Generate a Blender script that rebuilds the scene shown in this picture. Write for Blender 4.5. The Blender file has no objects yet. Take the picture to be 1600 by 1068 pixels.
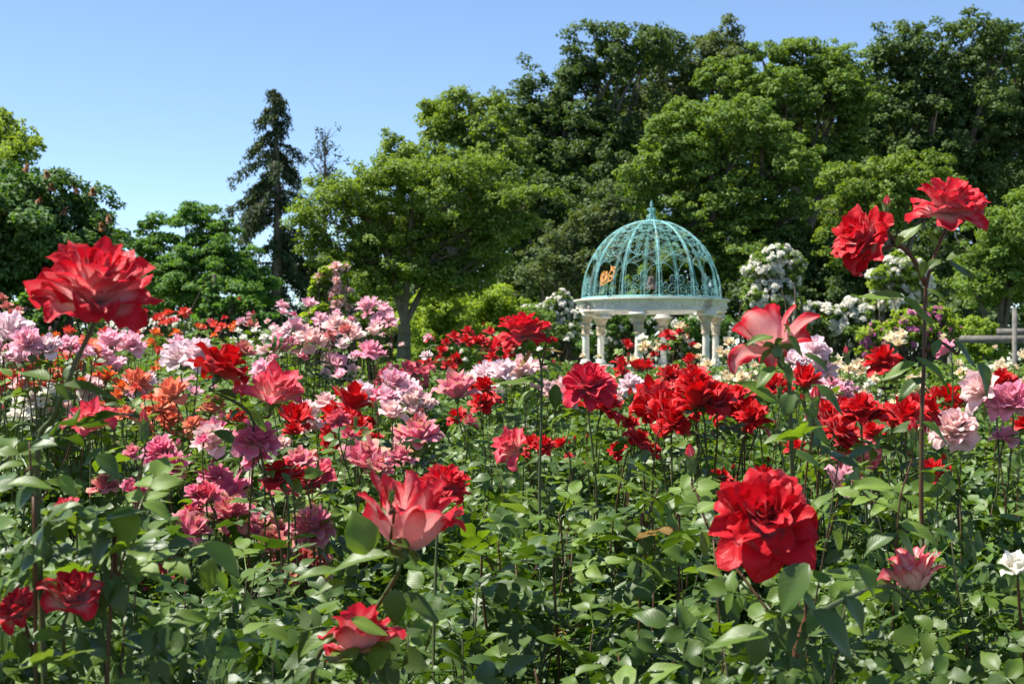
import bpy, math, random
import numpy as np
from mathutils import Vector, Matrix, Quaternion

# ------------------------------------------------------------------ camera, sky, sun, exposure
sc = bpy.context.scene
COL = sc.collection
F = 2222.0            # focal length in photo pixels (50 mm on 36 mm, 1600 px wide)
CAMZ, HOR = 1.6, 560.0

cam_d = bpy.data.cameras.new('camera')
cam = bpy.data.objects.new('camera', cam_d)
COL.objects.link(cam)
cam.location = (0, 0, CAMZ)
cam.rotation_euler = (math.radians(90), 0, 0)
cam_d.lens = 50
cam_d.sensor_width = 36
cam_d.shift_y = 26 / 1600
cam_d.clip_start = 0.05
cam_d.clip_end = 2000
cam_d.dof.use_dof = True
cam_d.dof.focus_distance = 3.2
cam_d.dof.aperture_fstop = 14.0
sc.camera = cam

SUN_EL, SUN_AZ = math.radians(60), math.radians(276)      # azimuth clockwise from +Y (view direction)
world = bpy.data.worlds.new('World')
sc.world = world
world.use_nodes = True
wn = world.node_tree
sky = wn.nodes.new('ShaderNodeTexSky')
sky.sky_type = 'NISHITA'
sky.sun_disc = False
sky.sun_elevation = SUN_EL
sky.sun_rotation = SUN_AZ
sky.air_density = 1.0
sky.altitude = 2600
sky.dust_density = 0.15
sky.ozone_density = 2.7
bg = wn.nodes['Background']
bg.inputs['Strength'].default_value = 0.104
wn.links.new(sky.outputs['Color'], bg.inputs['Color'])

sun_d = bpy.data.lights.new('sun', 'SUN')
sun_d.energy = 5.0
sun_d.angle = math.radians(0.55)
sun_d.color = (1.0, 0.955, 0.88)
sun = bpy.data.objects.new('sun', sun_d)
COL.objects.link(sun)
sdir = Vector((math.sin(SUN_AZ) * math.cos(SUN_EL), math.cos(SUN_AZ) * math.cos(SUN_EL), math.sin(SUN_EL)))
sun.rotation_euler = sdir.to_track_quat('Z', 'Y').to_euler()
sun.location = sdir * 60

sc.view_settings.view_transform = 'Standard'
sc.view_settings.look = 'None'
sc.view_settings.gamma = 1
sc.view_settings.exposure = 1.0
cy = sc.cycles
cy.use_denoising = True
cy.max_bounces = 7
cy.diffuse_bounces = 3
cy.glossy_bounces = 2
cy.transmission_bounces = 4
cy.transparent_max_bounces = 4
cy.sample_clamp_indirect = 6
cy.caustics_reflective = False
cy.caustics_refractive = False

# ------------------------------------------------------------------ helpers
def G(d):                                   # the ground rises gently beyond the first beds
    t = min(max((d - 8.0) / 18.0, 0), 1)
    return 0.55 * t * t * (3 - 2 * t)

def P(px, py, d):
    return Vector(((px - 800) / F * d, d, CAMZ + (HOR - py) / F * d))

def tag(o, label=None, cat=None, group=None, kind=None):
    if label: o['label'] = label
    if cat: o['category'] = cat
    if group: o['group'] = group
    if kind: o['kind'] = kind
    return o

def mesh_np(name, V, faces, mat=None, attrs=None, smooth=False):
    """V (n,3); faces: array (m,k) or list of such arrays"""
    if not isinstance(faces, (list, tuple)): faces = [faces]
    faces = [np.asarray(f, dtype=np.int32) for f in faces if len(f)]
    V = np.asarray(V, dtype=np.float32)
    me = bpy.data.meshes.new(name)
    me.vertices.add(len(V))
    me.vertices.foreach_set('co', V.ravel())
    nl = sum(f.size for f in faces)
    npoly = sum(len(f) for f in faces)
    me.loops.add(nl)
    me.loops.foreach_set('vertex_index', np.concatenate([f.ravel() for f in faces]))
    me.polygons.add(npoly)
    starts, s = [], 0
    for f in faces:
        starts.append(s + np.arange(len(f)) * f.shape[1]); s += f.size
    me.polygons.foreach_set('loop_start', np.concatenate(starts).astype(np.int32))
    if smooth:
        me.polygons.foreach_set('use_smooth', np.ones(npoly, dtype=bool))
    for k, a in (attrs or {}).items():
        at = me.attributes.new(k, 'FLOAT', 'POINT')
        at.data.foreach_set('value', np.asarray(a, dtype=np.float32))
    me.update(calc_edges=True)
    if mat: me.materials.append(mat)
    return me

def obj(name, me, parent=None, loc=(0, 0, 0), rot=None, scale=None):
    o = bpy.data.objects.new(name, me)
    COL.objects.link(o)
    o.location = loc
    if rot is not None:
        o.rotation_mode = 'QUATERNION'
        o.rotation_quaternion = rot
    if scale is not None:
        o.scale = (scale, scale, scale) if isinstance(scale, (int, float)) else scale
    if parent: o.parent = parent
    return o

def thing(name, label, cat, loc, group=None):
    o = bpy.data.objects.new(name, None)
    COL.objects.link(o)
    o.location = loc
    o.empty_display_size = 0.1
    return tag(o, label, cat, group)

class MB:                                   # collects pieces of one mesh
    def __init__(s): s.V, s.F3, s.F4, s.n, s.A = [], [], [], 0, {}
    def add(s, V, Fs, **attrs):
        V = np.asarray(V, dtype=np.float32)
        if not isinstance(Fs, (list, tuple)): Fs = [Fs]
        for f in Fs:
            f = np.asarray(f, dtype=np.int32)
            if not len(f): continue
            (s.F3 if f.shape[1] == 3 else s.F4).append(f + s.n)
        s.V.append(V)
        for k, a in attrs.items():
            s.A.setdefault(k, []).append(np.broadcast_to(np.asarray(a, dtype=np.float32), (len(V),)))
        s.n += len(V)
    def mesh(s, name, mat, smooth=False):
        fs = []
        if s.F3: fs.append(np.concatenate(s.F3))
        if s.F4: fs.append(np.concatenate(s.F4))
        return mesh_np(name, np.concatenate(s.V), fs, mat, {k: np.concatenate(a) for k, a in s.A.items()}, smooth)

def tube(pts, rad, k=6, cap=True):
    pts = np.asarray([tuple(p) for p in pts], dtype=float)
    n = len(pts)
    rad = np.broadcast_to(np.asarray(rad, dtype=float), (n,))
    T = np.gradient(pts, axis=0)
    T /= np.linalg.norm(T, axis=1)[:, None] + 1e-9
    ref = np.array([0.31, 0.95, 0.05]) if abs(T[:, 2]).mean() > 0.6 else np.array([0.05, 0.1, 1.0])
    A = np.cross(T, ref); A /= np.linalg.norm(A, axis=1)[:, None] + 1e-9
    B = np.cross(T, A)
    an = np.arange(k) * 2 * np.pi / k
    V = pts[:, None, :] + rad[:, None, None] * (np.cos(an)[None, :, None] * A[:, None, :] + np.sin(an)[None, :, None] * B[:, None, :])
    V = V.reshape(-1, 3)
    i = np.arange(n - 1)[:, None] * k; j = np.arange(k)[None, :]; j2 = (j + 1) % k
    Fq = np.stack([i + j, i + j2, i + k + j2, i + k + j], -1).reshape(-1, 4)
    fs = [Fq]
    if cap:
        V = np.concatenate([V, pts[[0, -1]]])
        c0, c1 = len(V) - 2, len(V) - 1
        jj = np.arange(k); kk = (jj + 1) % k
        fs.append(np.concatenate([np.stack([np.full(k, c0), kk, jj], -1), np.stack([np.full(k, c1), (n - 1) * k + jj, (n - 1) * k + kk], -1)]))
    return V, fs

def bez(p, n=10):
    """Catmull-Rom through the points"""
    p = [Vector(q) for q in p]
    p = [p[0] * 2 - p[1]] + p + [p[-1] * 2 - p[-2]]
    out = []
    for i in range(1, len(p) - 2):
        a, b, c, d = p[i - 1:i + 3]
        for k in range(n):
            t = k / n
            out.append(0.5 * (2 * b + (c - a) * t + (2 * a - 5 * b + 4 * c - d) * t * t + (3 * b - a - 3 * c + d) * t ** 3))
    out.append(p[-2])
    return out

def lathe(prof, k=24, fn=None):
    """prof: list of (r, z); fn(r, z, ang) -> r"""
    n = len(prof)
    an = np.arange(k) * 2 * np.pi / k
    V = np.zeros((n, k, 3))
    for i, (r, z) in enumerate(prof):
        rr = np.full(k, r, dtype=float) if fn is None else fn(r, z, an)
        V[i, :, 0] = rr * np.cos(an); V[i, :, 1] = rr * np.sin(an); V[i, :, 2] = z
    i = np.arange(n - 1)[:, None] * k; j = np.arange(k)[None, :]; j2 = (j + 1) % k
    Fq = np.stack([i + j, i + j2, i + k + j2, i + k + j], -1).reshape(-1, 4)
    return V.reshape(-1, 3), Fq

def box(c, s):
    c, s = np.asarray(c, float), np.asarray(s, float) / 2
    V = np.array([[x, y, z] for x in (-1, 1) for y in (-1, 1) for z in (-1, 1)]) * s + c
    Fq = [[0, 1, 3, 2], [4, 6, 7, 5], [0, 4, 5, 1], [2, 3, 7, 6], [0, 2, 6, 4], [1, 5, 7, 3]]
    return V, np.array(Fq)

# ------------------------------------------------------------------ materials
def new_mat(name):
    m = bpy.data.materials.new(name)
    m.use_nodes = True
    nt = m.node_tree
    nt.nodes.clear()
    out = nt.nodes.new('ShaderNodeOutputMaterial')
    return m, nt, out

def N(nt, typ, **kw):
    n = nt.nodes.new(typ)
    for k, v in kw.items():
        if k in n.inputs: n.inputs[k].default_value = v
        else: setattr(n, k, v)
    return n

def math_n(nt, op, a, b=None, c=None):
    n = nt.nodes.new('ShaderNodeMath'); n.operation = op
    for i, x in enumerate((a, b, c)):
        if x is None: continue
        if isinstance(x, (int, float)): n.inputs[i].default_value = x
        else: nt.links.new(x, n.inputs[i])
    return n.outputs[0]

def mix_c(nt, fac, a, b, blend='MIX'):
    n = nt.nodes.new('ShaderNodeMix'); n.data_type = 'RGBA'; n.blend_type = blend
    for sock, x in ((n.inputs[0], fac), (n.inputs[6], a), (n.inputs[7], b)):
        if isinstance(x, (int, float)): sock.default_value = x
        elif isinstance(x, tuple): sock.default_value = (x + (1,))[:4]
        else: nt.links.new(x, sock)
    return n.outputs[2]

def ramp(nt, fac, lo, hi):
    n = nt.nodes.new('ShaderNodeMapRange'); n.interpolation_type = 'SMOOTHSTEP'
    nt.links.new(fac, n.inputs[0]); n.inputs[1].default_value = lo; n.inputs[2].default_value = hi
    return n.outputs[0]

def attr(nt, name):
    n = nt.nodes.new('ShaderNodeAttribute'); n.attribute_name = name
    return n.outputs['Fac']

def leafy(name, c0, c1, back=None, rough=0.42, spec=0.45, trans=0.28, tcol=None, veins=False):
    """two-sided leaf: colour varies leaf to leaf between c0 and c1"""
    m, nt, out = new_mat(name)
    oi = nt.nodes.new('ShaderNodeObjectInfo')
    r = math_n(nt, 'FRACT', math_n(nt, 'ADD', attr(nt, 'rnd'), oi.outputs['Random']))
    col = mix_c(nt, r, c0, c1)
    geo = nt.nodes.new('ShaderNodeNewGeometry')
    pb = N(nt, 'ShaderNodeBsdfPrincipled')
    if veins:
        au = math_n(nt, 'ABSOLUTE', attr(nt, 'lu')); lv = attr(nt, 'lv')
        mid = math_n(nt, 'SUBTRACT', 1.0, ramp(nt, au, 0.02, 0.09))
        w = math_n(nt, 'SUBTRACT', math_n(nt, 'MULTIPLY', lv, 8.0), math_n(nt, 'MULTIPLY', au, 2.4))
        tri = math_n(nt, 'ABSOLUTE', math_n(nt, 'SUBTRACT', math_n(nt, 'FRACT', w), 0.5))
        side = math_n(nt, 'SUBTRACT', 1.0, ramp(nt, tri, 0.02, 0.13))
        v = math_n(nt, 'MAXIMUM', mid, math_n(nt, 'MULTIPLY', side, 0.3))
        col = mix_c(nt, math_n(nt, 'MULTIPLY', v, 0.35), col, tuple(min(1, x * 2.0 + 0.012) for x in c1))
        nz = N(nt, 'ShaderNodeTexNoise', Scale=55.0, Detail=2.0)
        tc = nt.nodes.new('ShaderNodeTexCoord'); nt.links.new(tc.outputs['Object'], nz.inputs['Vector'])
        col = mix_c(nt, ramp(nt, nz.outputs['Fac'], 0.35, 0.75), col, mix_c(nt, 0.8, col, tuple(x * 0.75 for x in c0)))
        bp = N(nt, 'ShaderNodeBump', Strength=0.10, Distance=0.0012)
        hgt = math_n(nt, 'SUBTRACT', math_n(nt, 'MULTIPLY', tri, 1.5), math_n(nt, 'MULTIPLY', mid, 0.6))
        nt.links.new(hgt, bp.inputs['Height'])
        nt.links.new(bp.outputs['Normal'], pb.inputs['Normal'])
    back = back or tuple(min(1, x * 1.25 + 0.02) for x in c1)
    col = mix_c(nt, math_n(nt, 'MULTIPLY', geo.outputs['Backfacing'], 0.6), col, back)
    nt.links.new(col, pb.inputs['Base Color'])
    rg = math_n(nt, 'ADD', rough, math_n(nt, 'MULTIPLY', geo.outputs['Backfacing'], 0.25))
    nt.links.new(rg, pb.inputs['Roughness'])
    pb.inputs['Specular IOR Level'].default_value = spec
    tl = N(nt, 'ShaderNodeBsdfTranslucent')
    tcol = tcol or tuple(min(1, x * k) for x, k in zip(c1, (2.3, 2.1, 0.9)))
    nt.links.new(mix_c(nt, r, tuple(x * 0.85 for x in tcol), tcol), tl.inputs['Color'])
    mx = N(nt, 'ShaderNodeMixShader'); mx.inputs[0].default_value = trans
    nt.links.new(pb.outputs[0], mx.inputs[1]); nt.links.new(tl.outputs[0], mx.inputs[2])
    nt.links.new(mx.outputs[0], out.inputs['Surface'])
    return m

def petal_mat(name, main, heart, edge, back, back_edge=None, trans=0.3, heart_v=0.45, tan=0.0):
    """main face colour; heart towards the petal's foot; edge along the rim; back on the reverse"""
    m, nt, out = new_mat(name)
    pv = attr(nt, 'pv'); pu = math_n(nt, 'ABSOLUTE', attr(nt, 'pu'))
    geo = nt.nodes.new('ShaderNodeNewGeometry'); oi = nt.nodes.new('ShaderNodeObjectInfo')
    tc = nt.nodes.new('ShaderNodeTexCoord')
    nz = N(nt, 'ShaderNodeTexNoise', Scale=3.5, Detail=3.0); nt.links.new(tc.outputs['Object'], nz.inputs['Vector'])
    wob = math_n(nt, 'MULTIPLY', math_n(nt, 'SUBTRACT', nz.outputs['Fac'], 0.5), 0.5)
    vv = math_n(nt, 'ADD', pv, wob)
    rim = math_n(nt, 'MAXIMUM', vv, math_n(nt, 'MULTIPLY', pu, math_n(nt, 'ADD', pv, 0.1)))
    f = mix_c(nt, ramp(nt, vv, heart_v * 0.35, heart_v * 1.35), heart, main)
    f = mix_c(nt, ramp(nt, rim, 0.72, 1.02), f, edge)
    b = mix_c(nt, ramp(nt, rim, 0.38, 0.95), back, back_edge or main)
    col = mix_c(nt, geo.outputs['Backfacing'], f, b)
    if tan:                                   # old petals scorched brown along the rim
        n2 = N(nt, 'ShaderNodeTexNoise', Scale=1.6, Detail=2.0); nt.links.new(tc.outputs['Object'], n2.inputs['Vector'])
        tn = math_n(nt, 'MULTIPLY', ramp(nt, rim, 0.72, 1.0), math_n(nt, 'MULTIPLY', ramp(nt, n2.outputs['Fac'], 0.35, 0.6), tan))
        col = mix_c(nt, tn, col, (0.62, 0.33, 0.17))
    val = math_n(nt, 'ADD', 0.86, math_n(nt, 'MULTIPLY', math_n(nt, 'FRACT', math_n(nt, 'ADD', oi.outputs['Random'], attr(nt, 'rnd'))), 0.26))
    hs = N(nt, 'ShaderNodeHueSaturation'); nt.links.new(col, hs.inputs['Color']); nt.links.new(val, hs.inputs['Value'])
    col = hs.outputs['Color']
    pb = N(nt, 'ShaderNodeBsdfPrincipled', Roughness=0.5)
    pb.inputs['Specular IOR Level'].default_value = 0.28
    pb.inputs['Sheen Weight'].default_value = 0.12
    nt.links.new(col, pb.inputs['Base Color'])
    wv = N(nt, 'ShaderNodeTexNoise', Scale=9.0, Detail=2.0); nt.links.new(tc.outputs['Object'], wv.inputs['Vector'])
    ridge = math_n(nt, 'SINE', math_n(nt, 'MULTIPLY', math_n(nt, 'ADD', pu, math_n(nt, 'MULTIPLY', wv.outputs['Fac'], 0.12)), 46.0))
    bp = N(nt, 'ShaderNodeBump', Strength=0.16, Distance=0.02)
    nt.links.new(math_n(nt, 'ADD', wv.outputs['Fac'], math_n(nt, 'MULTIPLY', ridge, 0.025)), bp.inputs['Height']); nt.links.new(bp.outputs['Normal'], pb.inputs['Normal'])
    tl = N(nt, 'ShaderNodeBsdfTranslucent'); nt.links.new(col, tl.inputs['Color'])
    mx = N(nt, 'ShaderNodeMixShader'); mx.inputs[0].default_value = trans
    nt.links.new(pb.outputs[0], mx.inputs[1]); nt.links.new(tl.outputs[0], mx.inputs[2])
    nt.links.new(mx.outputs[0], out.inputs['Surface'])
    return m

def rough_mat(name, c0, c1, scale=6.0, rough=0.8, bump=0.4, dist=0.02, c2=None, metallic=0.0, spec=0.3, coord='Object'):
    m, nt, out = new_mat(name)
    tc = nt.nodes.new('ShaderNodeTexCoord')
    nz = N(nt, 'ShaderNodeTexNoise', Scale=scale, Detail=6.0, Roughness=0.65); nt.links.new(tc.outputs[coord], nz.inputs['Vector'])
    col = mix_c(nt, ramp(nt, nz.outputs['Fac'], 0.32, 0.68), c0, c1)
    if c2:
        n2 = N(nt, 'ShaderNodeTexNoise', Scale=scale * 0.37, Detail=4.0); nt.links.new(tc.outputs[coord], n2.inputs['Vector'])
        col = mix_c(nt, ramp(nt, n2.outputs['Fac'], 0.5, 0.72), col, c2)
    pb = N(nt, 'ShaderNodeBsdfPrincipled', Roughness=rough, Metallic=metallic)
    pb.inputs['Specular IOR Level'].default_value = spec
    nt.links.new(col, pb.inputs['Base Color'])
    bp = N(nt, 'ShaderNodeBump', Strength=bump, Distance=dist)
    nt.links.new(nz.outputs['Fac'], bp.inputs['Height']); nt.links.new(bp.outputs['Normal'], pb.inputs['Normal'])
    nt.links.new(pb.outputs[0], out.inputs['Surface'])
    return m

M = {}
M['leaf_dark'] = leafy('rose_leaf_dark', (0.021, 0.055, 0.006), (0.050, 0.105, 0.008), back=(0.070, 0.120, 0.018), rough=0.21, spec=0.48, trans=0.24, veins=True)
M['leaf_mid'] = leafy('rose_leaf_mid', (0.056, 0.116, 0.008), (0.108, 0.190, 0.012), back=(0.110, 0.175, 0.022), rough=0.22, spec=0.48, trans=0.32, veins=True)
M['leaf_young_lit'] = leafy('rose_leaf_young_lit', (0.100, 0.200, 0.020), (0.200, 0.290, 0.030), back=(0.17, 0.25, 0.045), rough=0.28, spec=0.38, trans=0.30, tcol=(0.26, 0.38, 0.03), veins=True)  # new growth's yellow-green, brightened to paint in leaves lit from behind
M['leaf_bronze'] = leafy('rose_leaf_bronze', (0.20, 0.13, 0.025), (0.32, 0.17, 0.035), back=(0.22, 0.14, 0.04), rough=0.36, spec=0.32, trans=0.36, tcol=(0.5, 0.24, 0.04), veins=True)
M['mass_dark'] = leafy('rose_foliage_dark', (0.021, 0.054, 0.006), (0.072, 0.138, 0.011), rough=0.26, spec=0.40, trans=0.22)
M['mass_light'] = leafy('rose_foliage_light', (0.030, 0.080, 0.013), (0.105, 0.180, 0.026), rough=0.36, spec=0.34, trans=0.28)
M['stem'] = rough_mat('rose_stem', (0.065, 0.095, 0.026), (0.095, 0.095, 0.034), 30, 0.55, 0.2, 0.001)
M['stem_red'] = rough_mat('rose_stem_reddish', (0.115, 0.040, 0.020), (0.080, 0.060, 0.022), 30, 0.5, 0.2, 0.001)
M['cane'] = rough_mat('old_cane', (0.070, 0.048, 0.026), (0.036, 0.040, 0.016), 24, 0.7, 0.3, 0.002)
M['sepal'] = leafy('sepal_green', (0.07, 0.14, 0.04), (0.11, 0.19, 0.05), trans=0.15)

PM = {}
def pm(key, *a, **k): PM[key] = petal_mat('petal_' + key, *a, **k)
pm('bi', (0.66, 0.010, 0.030), (0.92, 0.58, 0.56), (0.60, 0.004, 0.016), (0.86, 0.38, 0.36), (0.68, 0.022, 0.045), trans=0.38, heart_v=0.66)  # petal's own pale foot, widened to paint in pinkish highlights of lit petals
pm('bired', (0.64, 0.006, 0.018), (0.92, 0.46, 0.48), (0.60, 0.003, 0.010), (0.78, 0.14, 0.17), (0.64, 0.008, 0.02), trans=0.36, heart_v=0.46)
pm('bipink', (0.80, 0.10, 0.14), (0.92, 0.62, 0.50), (0.70, 0.03, 0.06), (0.88, 0.46, 0.42), (0.74, 0.08, 0.12), trans=0.36, heart_v=0.5)
pm('bicream', (0.88, 0.36, 0.34), (0.94, 0.78, 0.62), (0.72, 0.05, 0.09), (0.92, 0.60, 0.50), (0.80, 0.14, 0.18), trans=0.38, heart_v=0.75)
pm('red', (0.62, 0.004, 0.006), (0.58, 0.004, 0.006), (0.54, 0.002, 0.004), (0.56, 0.010, 0.014), trans=0.26)
pm('crimson', (0.66, 0.020, 0.060), (0.80, 0.28, 0.36), (0.62, 0.010, 0.030), (0.68, 0.09, 0.15), trans=0.28)
pm('rosy', (0.70, 0.06, 0.13), (0.74, 0.25, 0.30), (0.66, 0.05, 0.10), (0.74, 0.20, 0.26), trans=0.28, tan=0.3)
pm('coral', (0.76, 0.055, 0.030), (0.82, 0.28, 0.15), (0.72, 0.03, 0.02), (0.78, 0.14, 0.09))
pm('orange', (0.82, 0.16, 0.020), (0.86, 0.42, 0.06), (0.80, 0.10, 0.015), (0.84, 0.28, 0.06))
pm('peach', (0.84, 0.25, 0.13), (0.88, 0.46, 0.22), (0.82, 0.17, 0.10), (0.86, 0.38, 0.26), tan=0.15)
pm('mauve', (0.90, 0.53, 0.60), (0.91, 0.68, 0.68), (0.87, 0.42, 0.53), (0.87, 0.44, 0.53), trans=.45)
pm('palemauve', (0.90, 0.72, 0.73), (0.92, 0.79, 0.74), (0.88, 0.64, 0.69), (0.85, 0.62, 0.68), trans=.42)
pm('palepink', (0.92, 0.66, 0.63), (0.92, 0.76, 0.66), (0.91, 0.59, 0.58), (0.92, 0.65, 0.62), tan=0.2, trans=.42)
pm('pink', (0.86, 0.36, 0.47), (0.88, 0.56, 0.56), (0.84, 0.30, 0.42), (0.86, 0.38, 0.48), trans=.42)
pm('mag', (0.80, 0.16, 0.31), (0.84, 0.36, 0.42), (0.82, 0.30, 0.40), (0.74, 0.18, 0.33), tan=0.35, trans=.38)
pm('magfade', (0.80, 0.22, 0.32), (0.84, 0.42, 0.40), (0.82, 0.38, 0.40), (0.76, 0.24, 0.36), tan=0.95, trans=.38)
pm('dusty', (0.60, 0.12, 0.14), (0.68, 0.30, 0.22), (0.62, 0.20, 0.15), (0.58, 0.17, 0.17), tan=0.9)
pm('white', (0.92, 0.89, 0.79), (0.90, 0.84, 0.62), (0.93, 0.91, 0.83), (0.92, 0.89, 0.80), trans=0.45)
pm('cream', (0.87, 0.72, 0.46), (0.86, 0.60, 0.28), (0.88, 0.80, 0.62), (0.87, 0.74, 0.52), trans=0.42)
pm('climb', (0.92, 0.56, 0.50), (0.90, 0.52, 0.34), (0.92, 0.64, 0.60), (0.86, 0.54, 0.50), trans=0.45)
pm('magcl', (0.72, 0.24, 0.46), (0.86, 0.58, 0.66), (0.72, 0.28, 0.50), (0.72, 0.30, 0.50), trans=.4)

# ------------------------------------------------------------------ the setting
def build_ground():
    ys = np.concatenate([np.linspace(-30, 0, 4), np.linspace(1, 30, 59), np.linspace(34, 120, 22), [200, 400, 900]])
    xs = np.concatenate([[-700, -300, -120, -60], np.linspace(-30, 30, 61), [60, 120, 300, 700]])
    rng = np.random.default_rng(3)
    V = np.array([[x, y, G(y) + (rng.normal() * 0.018 if abs(x) < 31 and 0 < y < 31 else 0) - (0.0)] for y in ys for x in xs])
    nx = len(xs)
    i, j = np.meshgrid(np.arange(len(ys) - 1), np.arange(nx - 1), indexing='ij')
    a = (i * nx + j).ravel()
    Fq = np.stack([a, a + 1, a + 1 + nx, a + nx], -1)
    m, nt, out = new_mat('bed_soil_and_grass')
    tc = nt.nodes.new('ShaderNodeTexCoord')
    n1 = N(nt, 'ShaderNodeTexNoise', Scale=0.6, Detail=8.0, Roughness=0.7); nt.links.new(tc.outputs['Object'], n1.inputs['Vector'])
    n2 = N(nt, 'ShaderNodeTexNoise', Scale=24.0, Detail=5.0); nt.links.new(tc.outputs['Object'], n2.inputs['Vector'])
    soil = mix_c(nt, n2.outputs['Fac'], (0.06, 0.042, 0.028), (0.13, 0.095, 0.062))
    grass = mix_c(nt, n2.outputs['Fac'], (0.035, 0.07, 0.016), (0.09, 0.14, 0.035))
    sx = nt.nodes.new('ShaderNodeSeparateXYZ'); nt.links.new(tc.outputs['Object'], sx.inputs[0])
    far = ramp(nt, math_n(nt, 'ADD', sx.outputs['Y'], math_n(nt, 'MULTIPLY', n1.outputs['Fac'], 8.0)), 19.0, 24.0)
    col = mix_c(nt, far, soil, grass)
    pb = N(nt, 'ShaderNodeBsdfPrincipled', Roughness=0.95); nt.links.new(col, pb.inputs['Base Color'])
    bp = N(nt, 'ShaderNodeBump', Strength=0.8, Distance=0.03); nt.links.new(n2.outputs['Fac'], bp.inputs['Height']); nt.links.new(bp.outputs['Normal'], pb.inputs['Normal'])
    nt.links.new(pb.outputs[0], out.inputs['Surface'])
    g = obj('ground', mesh_np('ground', V, Fq, m, smooth=True))
    tag(g, 'dark planting soil of the rose beds running back into rough grass', 'ground', kind='structure')
build_ground()

# ------------------------------------------------------------------ leaf clouds (trees, far foliage)
def unit(a): return a / (np.linalg.norm(a, axis=-1, keepdims=True) + 1e-9)

def leaf_quads(rng, C, Nn, L, W, fold=0.25, axis=None):
    """one folded diamond per centre; returns V, F"""
    n = len(C)
    Nn = unit(Nn)
    r = rng.normal(size=(n, 3)) if axis is None else axis + rng.normal(size=(n, 3)) * 0.35
    T = unit(r - (r * Nn).sum(1, keepdims=True) * Nn)
    B = np.cross(Nn, T)
    L = (L * rng.uniform(0.65, 1.25, n))[:, None]; W = (W * rng.uniform(0.7, 1.2, n))[:, None]
    V = np.stack([C - T * L * .5, C + B * W * .5 + Nn * W * fold - T * L * .06, C + T * L * .5 - Nn * L * .12, C - B * W * .5 + Nn * W * fold - T * L * .06], 1)
    return V.reshape(-1, 3), np.arange(n * 4).reshape(n, 4)

def crown_mesh(name, mat, lobes, leaf, rc, dens, seed, base, cover=1.5, up=0.55, flat=0.6, back=0.4):
    """lobes: (centre, rx, ry, rz) in world metres. Clumps of leaves ride on each lobe's shell."""
    rng = np.random.default_rng(seed)
    CC, NN, RR = [], [], []
    small = []
    for c, rx, ry, rz in lobes:                 # boughs: smaller lobes riding on each big one
        c = np.array(c); rr = np.array([rx, ry, rz])
        k = 11
        for D in unit(rng.normal(size=(k, 3)) + [0, 0, .25]):
            f = rng.uniform(.20, .46)
            small.append((c + D * rr * rng.uniform(.55, 1.0) * (1.12 - .5 * f), *(rr * f * np.array([1.05, 1.05, .95]))))
        small.append((c, *(rr * .6)))
    for c, rx, ry, rz in small:
        c = np.array(c)
        area = 4 * math.pi * (((rx * ry) ** 1.6 + (rx * rz) ** 1.6 + (ry * rz) ** 1.6) / 3) ** (1 / 1.6)
        k = max(4, int(0.8 * cover * area / (math.pi * rc * rc)))
        D = unit(rng.normal(size=(k, 3)))
        keep = (D[:, 1] < 0.35) | (rng.random(k) < back)
        D = D[keep]; k = len(D)
        sh = 1 - 0.42 * rng.random(k) ** 1.7
        sh += 0.5 * (rng.random(k) ** 5)
        pos = c + D * np.array([rx, ry, rz]) * sh[:, None]
        clr = np.minimum(rc, .8 * max(rx, rz)) * rng.uniform(0.5, 1.25, k)
        m = np.maximum(4, (dens * math.pi * clr ** 2 / (leaf[0] * leaf[1] * 0.5)).astype(int))
        idx = np.repeat(np.arange(k), m)
        q = unit(rng.normal(size=(len(idx), 3))) * (rng.random(len(idx)) ** 0.4)[:, None]
        q[:, 2] = q[:, 2] * flat - 0.15 * (q[:, 0] ** 2 + q[:, 1] ** 2)
        C = pos[idx] + q * clr[idx][:, None]
        Nv = q * 0.55 + np.array([0, 0, up]) + D[idx] * 0.3 + rng.normal(size=C.shape) * 0.42
        CC.append(C); NN.append(Nv)
        cl = rng.random(k)
        RR.append(0.45 * cl[idx] + 0.5 * rng.random(len(idx)))
    C = np.concatenate(CC); Nv = np.concatenate(NN); R = np.concatenate(RR)
    V, Fq = leaf_quads(rng, C, Nv, leaf[0], leaf[1])
    return mesh_np(name, V - np.array(base), Fq, mat, {'rnd': np.repeat(R, 4)})

M['bark'] = rough_mat('bark', (0.075, 0.060, 0.045), (0.16, 0.13, 0.10), 7, 0.9, 0.9, 0.03)
M['bark_grey'] = rough_mat('bark_mossy', (0.10, 0.085, 0.055), (0.17, 0.145, 0.10), 9, 0.9, 0.8, 0.02, c2=(0.09, 0.10, 0.045))

def limb_mesh(rng, p0, p1, r0, r1, sag=0.12, n=6):
    p0, p1 = Vector(p0), Vector(p1)
    L = (p1 - p0).length
    mid = p0.lerp(p1, 0.5) + Vector((rng.normal() * .06 * L, rng.normal() * .06 * L, sag * L))
    pts = bez([p0, mid, p1], n)
    return tube(pts, np.linspace(r0, r1, len(pts)), 6, cap=False)

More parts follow.
